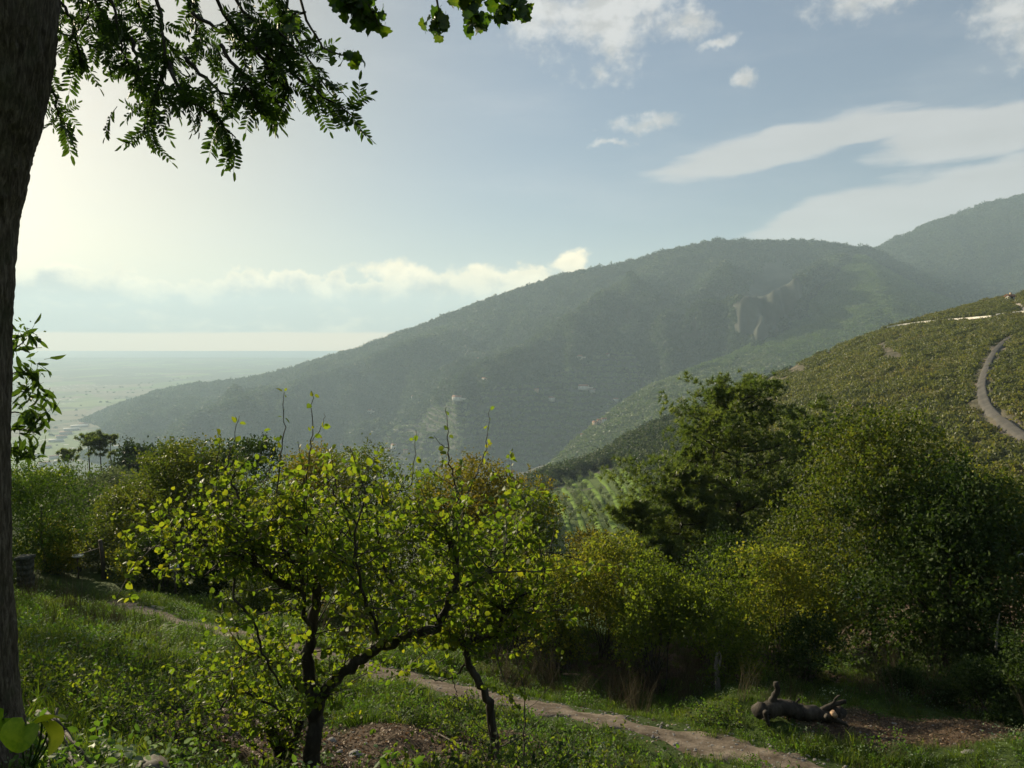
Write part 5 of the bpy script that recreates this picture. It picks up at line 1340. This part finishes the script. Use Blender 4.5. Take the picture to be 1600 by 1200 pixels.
p = ground_points(52000, -22, 16, 3.2, 26, grass_d); tall = np.clip(1.0 + 0.9 * fbm(p[:, 0] / 2.2, p[:, 1] / 2.2, 3, 41), 0.45, 1.7)
tall *= np.where((p[:, 0] < -1.5) & (p[:, 1] > 6), 0.95, 0.6)
scatter('grass', p - np.array([0, 0, 0.02]), zrot(len(p), 0.25), tall * (0.8 + 0.4 * rng.random(len(p))), vidx(len(p), [34, 20, 30, 5, 10, 5]), gr, 'shaggy green grass over the bank and along the path')
p = ground_points(9000, -22, 16, 3.2, 26, lambda x, y: np.clip(grass_d(x, y) * 1.5 + soil(x, y) * 0.05, 0, 1) * (fbm(x / 1.6, y / 1.6, 3, 91) > 0.10))
scatter('weeds', p, zrot(len(p), 0.3), 0.6 + 0.7 * rng.random(len(p)), vidx(len(p), [0, 0, 0, 18, 45, 28]), gr, 'low leafy weeds mixed into the grass')
dl_ = []
for k in range(3):
    v, f = leaf_arrays(np.array([[-0.5, 0, 0.1]]), np.array([[1, 0, 0.0]]), np.array([[0, 0.2 * k, 1.0]]), 1.0, 0.7, LEAF6); v[:, 2] += 0.25 * np.abs(v[:, 0]) * (k - 0.5); dl_.append(proto('dead_leaf', mk_mesh('dead_leaf', v, [f], [M['litter']])))
m = MB(); m.tube([(-0.5, 0, 0.02), (0, 0.05, 0.06), (0.5, 0, 0.02)], 0.03, 4); me = m.mesh('twig_bit', [M['dry']]); dl_.append(proto('twig_bit', me))
p = ground_points(60000, -6, 10, 5, 17, lambda x, y: np.maximum(np.clip(soil(x, y), 0.03, 1), 0.16 * (path_dist(x, y) < 0.8)) * np.where(path_dist(x, y) < 0.7, 0.6, 1))
vi = vidx(len(p), [3, 3, 3, 1.6]); s = np.where(vi == 3, 0.06 + 0.14 * rng.random(len(p)), 0.025 + 0.035 * rng.random(len(p)))
scatter('leaf_litter', p + np.array([0, 0, 0.006]), zrot(len(p), 0.45), s, vi, dl_, 'brown dead leaves and twig bits strewn over bare soil')
pb = [proto('pebble', None) for _ in range(0)]
def pebble(k):
    import bmesh
    bm = bmesh.new(); bmesh.ops.create_icosphere(bm, subdivisions=1, radius=1)
    for v_ in bm.verts: v_.co = Vector((v_.co.x * (1 + .3 * rng.random()), v_.co.y * (0.8 + .3 * rng.random()), v_.co.z * 0.5))
    me = bpy.data.meshes.new('pebble'); bm.to_mesh(me); bm.free(); me.materials.append(M['stone']); return proto('pebble', me)
p = ground_points(26000, -12, 11, 8, 26, lambda x, y: (path_dist(x, y) < 1.0) * 0.9 + soil(x, y) * 0.25)
scatter('pebbles', p + np.array([0, 0, 0.03]) * (path_dist(p[:, 0], p[:, 1]) < 0.7)[:, None], zrot(len(p), 0.2), 0.008 + 0.03 * rng.random(len(p)) ** 3, vidx(len(p), [1, 1]), [pebble(0), pebble(1)], 'small stones and grit on the path and bare soil')
p = ground_points(3800, -7, 6, 6, 15, lambda x, y: (fbm(x / 0.9, y / 0.9, 3, 55) > 0.12) * (path_dist(x, y) > 1.1) * 0.8)
und = []
for k in range(4):
    mm = MB(); q_ = []; d_ = []
    for _ in range(9):
        L_ = grow(mm, (rng.normal(0, .05), rng.normal(0, .05), 0), rng.normal(0, 1, 3) * np.array([1, 1, 0.2]) + np.array([0, 0, 0.9]), 0.25 + 0.35 * rng.random(), 0.003, 6, 0.7, -0.3)
        u_ = rng.random(9); q_.append(np.stack([np.interp(u_, np.linspace(0, 1, 7), L_[:, c]) for c in range(3)], -1)); d_.append(rand_dirs(9, -0.2))
    q_ = np.concatenate(q_); v, f = leaf_arrays(q_, np.concatenate(d_), rand_dirs(len(q_), 0.7), 0.045 * (0.6 + 0.7 * rng.random(len(q_))), 0.032, LEAF6)
    tv = np.concatenate(mm.v); fl = [np.concatenate(a) for a in mm.f.values()]; me = mk_mesh('undergrowth', np.vstack([tv, v]), fl + [f + len(tv)], [M['bark'], M[('shrub_green', 'dark_leaf', 'pear_leaf', 'weed')[k]]])
    mi = np.ones(len(me.polygons), np.int32); mi[:sum(len(a) for a in fl)] = 0; me.polygons.foreach_set('material_index', mi); und.append(proto('undergrowth', me))
scatter('undergrowth', p, zrot(len(p), 0.25), 0.6 + 0.7 * rng.random(len(p)), vidx(len(p), [3, 4, 1, 3]), und, 'tangled leafy undergrowth between grass and bare soil')
# tall thin dry stalks and brown brush around the shrub feet
def brush(name):
    n = 26; m = MB()
    for k in range(n):
        a = rng.random() * 6.283; L = 0.5 + 0.7 * rng.random(); b = rng.normal(0, .12, 2); m.tube([(b[0], b[1], 0), (b[0] + math.cos(a) * .1 * L, b[1] + math.sin(a) * .1 * L, L * .6), (b[0] + math.cos(a) * .3 * L, b[1] + math.sin(a) * .3 * L, L)], [0.004, 0.003, 0.001], 3, cap=False)
    return proto(name, m.mesh(name, [M['dry']]))


br_ = [brush('brush') for _ in range(3)]
p = ground_points(1300, -14, 12, 14, 23, lambda x, y: ((path_dist(x, y) > 1.8) & (fbm(x / 1.5, y / 1.5, 2, 5) > 0.12)) * 0.7)
scatter('dry_brush', p, zrot(len(p), 0.3), 0.5 + 0.6 * rng.random(len(p)), vidx(len(p), [1, 1, 1]), br_, 'thin dry brown stalks around the feet of the shrubs')

# ------------------------------------------------------------------ terraces with green strips
M['meadow_dim'] = solid_mat('olive_field_turf', [(0.05, 0.075, 0.018), (0.085, 0.12, 0.028)], 0.25, 0.95, 0.3, spec=0.1)


def terraces():
    us = np.linspace(852, 1012, 60); rowsv = []
    for f_ in np.linspace(0, 1, 40):
        rr_ = []
        for u in us:
            top = np.interp(u, [850, 900, 960, 1012], [772, 750, 733, 750]); q = hit(u, top + f_ * (882 - top), bD)
            rr_.append(q if q is not None else np.array([np.nan] * 3))
        rowsv.append(rr_)
    G = np.array(rowsv) + np.array([0, 0, 0.22]); ok = ~np.isnan(G[..., 0]); G = np.nan_to_num(G); k = 60
    fs = [(a * k + b, a * k + b + 1, (a + 1) * k + b + 1, (a + 1) * k + b) for a in range(39) for b in range(59) if ok[a, b] and ok[a + 1, b] and ok[a, b + 1] and ok[a + 1, b + 1]]
    tag(link('olive_field', mk_mesh('olive_field', G.reshape(-1, 3), [np.array(fs)[:, ::-1]], [M['meadow_dim']], True)), kind='structure')

    tgrp = 'grass strips of the terraced field'
    rows = [((865, 772), (905, 868)), ((880, 764), (925, 848)), ((896, 757), (948, 838)), ((912, 749), (966, 826)), ((930, 741), (984, 812)), ((948, 735), (1000, 800)), ((964, 731), (1012, 788))]
    labs = ['leftmost', 'second from left', 'third from left', 'middle', 'third from right', 'second from right', 'rightmost']
    for (a, b), lb in zip(rows, labs):
        pts = [hit(a[0] + (b[0] - a[0]) * u + 4 * math.sin(u * 5), a[1] + (b[1] - a[1]) * u, bD) for u in np.linspace(0, 1, 9)]; pts = [q for q in pts if q is not None]
        if len(pts) < 3: continue
        xy = smooth_line(np.array(pts)[:, :2], 24); me = strip('terrace_strip', xy, 3.2, bz(bD, -60), M['meadow'], 0.3, 0.55, 4, 0.6)
        tag(link('terrace', me), kind='structure')
    tt = [tree_lump('olive_tree', M['far_olive'], 260, 0.2)]
    k = 0
    pt, _, _ = sample_loft(VD, 9000, (0, 92)); pt = pt[green_rows_zone(pt)]
    u, v = to_px(pt); ok = np.ones(len(pt), bool)
    for (a, b) in rows:
        a = np.array(a); b = np.array(b); t_ = np.clip(((u - a[0]) * (b[0] - a[0]) + (v - a[1]) * (b[1] - a[1])) / ((b - a) @ (b - a)), 0, 1)
        ok &= np.hypot(u - a[0] - t_ * (b[0] - a[0]), v - a[1] - t_ * (b[1] - a[1])) > 6.5
    pt = pt[ok][:170]
    scatter('terrace_olives', pt, zrot(len(pt)), 1.5 + 0.8 * rng.random(len(pt)), np.zeros(len(pt)), tt, 'small olive trees between the bright green terrace strips')


terraces()

# ------------------------------------------------------------------ houses and walls far off
def house(label, loc, w, d, h, rz, wall='wall', group=None, wing=False, pitch=0.28, nwin=3):
    if w > 7: w *= 1.25; d *= 1.2; loc = np.asarray(loc) + np.array([0, 0, 3.0])
    t = thing('farmhouse', loc, label, 'house', group, rz)
    m = MB(); m.box((0, 0, h / 2 - 3), (w, d, h + 6))
    g_ = [(-w / 2, -d / 2, h), (-w / 2, d / 2, h), (-w / 2, 0, h + d * pitch), (w / 2, -d / 2, h), (w / 2, d / 2, h), (w / 2, 0, h + d * pitch)]; m.add(g_, [np.array([[0, 2, 1], [3, 4, 5]])])
    if wing: m.box((w * 0.7, -d * 0.1, h * 0.3), (w * 0.5, d * 0.8, h * 0.6 + 1))
    link('wall', m.mesh('wall', [M[wall]]), t)
    m = MB(); o = 0.5
    for s in (-1, 1):
        v = np.array([(-w / 2 - o, s * (d / 2 + o), h - 0.15), (w / 2 + o, s * (d / 2 + o), h - 0.15), (w / 2 + o, 0, h + d * pitch + 0.1), (-w / 2 - o, 0, h + d * pitch + 0.1)]); v2 = v + (0, 0, 0.3)
        m.add(np.vstack([v, v2]), [np.array([[0, 1, 2, 3], [7, 6, 5, 4], [0, 4, 5, 1], [1, 5, 6, 2], [3, 7, 4, 0]])])
    if wing: m.box((w * 0.72, -d * 0.1, h * 0.62 + 0.3), (w * 0.56, d * 0.9, 0.4))
    r = link('roof', m.mesh('roof', [M['roof']]), t)
    m = MB(); m.box((w * 0.2, d * 0.12, h + d * pitch + 0.3), (0.8, 0.8, 1.8)); link('chimney', m.mesh('chimney', [M['wall2']]), r)
    wm = MB(); wm.box((0, 0, 0), (1.3, 0.12, 1.6)); wme = wm.mesh('window', [M['glass']])
    for lv in range(2 if h > 5 else 1):
        for k in range(nwin):
            q = link('window', wme, t, (-w / 2 + w * (k + 0.5) / nwin, -d / 2 - 0.03, 1.8 + lv * 3.0))
    return t


GH = 'houses scattered on the mountain slope'
for lab, px, py, b, w, wl_, wing in [
    ('white farmhouse highest on the olive slope of the mountain', 903, 561, bA, 20, 'wall', True), ('small pale house right of the highest farmhouse', 948, 558, bA, 13, 'wall', False), ('long white house in the middle of the mountain olive slope', 912, 608, bA, 24, 'wall', True),
    ('pale barn beside the long white house', 925, 613, bA, 14, 'wall', False), ('small house lower left of the long white house', 862, 626, bA, 14, 'wall', False), ('white villa at the foot of the dark woods', 715, 625, bA, 24, 'wall', True), ('small white house above the villa, in the dark woods', 758, 596, bA, 14, 'wall', False),
    ('lone white house in the woods left of the villa', 576, 645, bA, 19, 'wall', True), ('faint house between villa and lone house', 647, 623, bA, 15, 'wall', False), ('tiny house high in the dark woods', 745, 563, bA, 11, 'wall', False), ('small house near the middle of the olive slope', 838, 612, bA, 12, 'wall2', False), ('tiny pale house at the ravine edge', 962, 627, bA, 12, 'wall', False)]:
    h = hit(px, py, b)
    if h is not None: house(lab, h, w, w * 0.55, 6.5 if w > 12 else 4.5, -0.15 + rng.normal(0, .3), wl_, GH, wing)
GV = 'houses of the hamlet on the olive hill'
for lab, px, py, w, wl_ in [('lowest pale house of the hamlet on the olive hill', 914, 671, 9, 'wall'), ('ochre house with red roof in the hamlet middle', 922, 669, 9, 'wall2'), ('hamlet house just right of the ochre one', 930, 666, 8, 'wall2'), ('tall white house at the upper end of the hamlet', 944, 661, 8, 'wall'), ('white shed below the hamlet', 910, 683, 6, 'wall'), ('reddish house near the top of the hamlet', 937, 663, 8, 'wall2')]:
    h = hit(px, py, bC)
    if h is not None: house(lab, h, w, w * 0.7, 5.5, rng.normal(0, .4), wl_, GV, False, nwin=2)
GW = 'village houses seen just above the thicket'
for lab, px, py, w, wl_ in [('village house with pale wall left of the tall bush', 536, 699, 13, 'wall2'), ('white village house right of the tall bush', 616, 700, 14, 'wall'), ('low village house at the right end of the village', 634, 708, 12, 'wall2'), ('village house peeping left of the white one', 606, 706, 11, 'wall'), ('village house nearest the shoot tip', 548, 704, 12, 'wall')]:
    h = hit(px, py, bA)
    if h is not None: house(lab, h, w, w * 0.7, 6.5, rng.normal(0, .4), wl_, GW, False)
# buildings on the plain (big sheds and houses)
GP = 'pale buildings on the plain at the foot of the mountain'
PL = ['long shed nearest the tip of the mountain spur', 'big white shed second along the plain road', 'low building left of the big white sheds', 'largest hall at the spur foot', 'shed touching the spur foot', 'leftmost building of the shed row', 'white building up the spur edge', 'smaller building highest along the spur edge', 'lone building near the big trunk, mid plain', 'building close to the big trunk, under the sheds', 'small house between trunk and sheds', 'house just left of the pines, upper one', 'red-roofed house near the trunk', 'building glimpsed between the right pine and the round tree', 'small house beside the glimpsed building, nearer the round tree', 'building seen between the pine trunks', 'lowest house right beside the trunk', 'house left of the pine trunks', 'low house at the foot of the leftmost pine', 'tiny house right of the round tree', 'house low by the chestnut bush', 'long roof just above the chestnut bush']
cells = [(103, 678, 46), (112, 672, 60), (96, 684, 40), (124, 667, 70), (131, 664, 40), (88, 690, 50), (157, 648, 60), (170, 640, 44), (72, 700, 36), (60, 712, 40), (84, 716, 30), (96, 722, 40), (70, 726, 34), (186, 700, 34), (194, 699, 26), (150, 706, 30), (52, 735, 30), (90, 738, 36), (105, 745, 30), (205, 712, 26), (62, 752, 26), (80, 757, 30)]
for k, (px, py, w) in enumerate(cells):
    d = ray(px, py); s = PLAIN / d[2]; q = d * s
    m = MB(); hgt = 6 + 3 * rng.random(); dd = w * 0.4
    rz = 0.5 + rng.normal(0, .2)
    t = thing('plain_building', (q[0], q[1], PLAIN), PL[k] + ' on the plain', 'building', GP, rz)
    m.box((0, 0, hgt / 2), (w, dd, hgt)); link('wall', m.mesh('wall', [M['wall']]), t)
    m = MB(); m.add([(-w / 2 - 1, -dd / 2 - 1, hgt), (w / 2 + 1, -dd / 2 - 1, hgt), (w / 2 + 1, 0, hgt + 3), (-w / 2 - 1, 0, hgt + 3), (-w / 2 - 1, dd / 2 + 1, hgt), (w / 2 + 1, dd / 2 + 1, hgt)], [np.array([[0, 1, 2, 3], [3, 2, 5, 4]]), np.array([[0, 3, 4], [1, 5, 2]])])
    link('roof', m.mesh('roof', [M['wall'] if k % 2 else M['roof']]), t)
# dark tree lines on the plain
n = 650; x = rng.uniform(-3200, 200, n); y = rng.uniform(2300, 7500, n)
lines = np.round(y / 230 + 0.25 * x / 230) * 230 - 0.25 * x; keep = rng.random(n) < 0.75; y = np.where(keep, lines + rng.normal(0, 8, n), y)
scatter('plain_trees', np.column_stack([x, y, np.full(n, PLAIN)]), zrot(n), 5 + 5 * rng.random(n), vidx(n, [1, 1, 1, 1]), far_c, 'dark lines of trees between the fields of the plain')

# retaining wall of the upper road
def far_wall(label, pxs, bvh, hgt, thick, name='retaining_wall', nmat='stone', up=0.0):
    pts = [hit(a, b, bvh) for a, b in pxs]; pts = [q for q in pts if q is not None]
    if len(pts) < 2: return
    L = smooth_line(np.array(pts), 40); o = L[0].copy()
    N = unit(np.cross(np.gradient(L, axis=0), [0, 0, 1.0]))
    v = np.concatenate([L + N * thick / 2 - (0, 0, 1), L + N * thick / 2 + (0, 0, hgt), L - N * thick / 2 + (0, 0, hgt), L - N * thick / 2 - (0, 0, 1)]) - o; n = 40
    i = np.arange(n - 1); fs = [np.stack([a * n + i, a * n + i + 1, b * n + i + 1, b * n + i], -1) for a, b in ((0, 1), (1, 2), (2, 3))]
    tag(link(name, mk_mesh(name, v, [np.concatenate(fs)], [M[nmat]]), None, o), label, 'wall')


far_wall('long pale wall of the upper road crossing the top of the right-hand slope', [(1386, 513), (1410, 509), (1450, 504), (1500, 500), (1550, 496)], bE, 0.9, 0.8, nmat='wall')
far_wall('short pale wall at the right end of the upper road', [(1556, 494), (1580, 491), (1602, 489), (1640, 486)], bE, 1.0, 0.8, nmat='wall')
far_wall('thin pale-green rail wall low on the slope at the right edge', [(1540, 709), (1570, 708), (1605, 709), (1640, 710)], bE, 0.5, 0.4, nmat='metal')
h = hit(1578, 470, bE)
if h is not None: house('tiny hut beside the white track at the top of the right slope', h, 3.2, 2.6, 2.2, 0.2, 'wall', None, False, nwin=1)
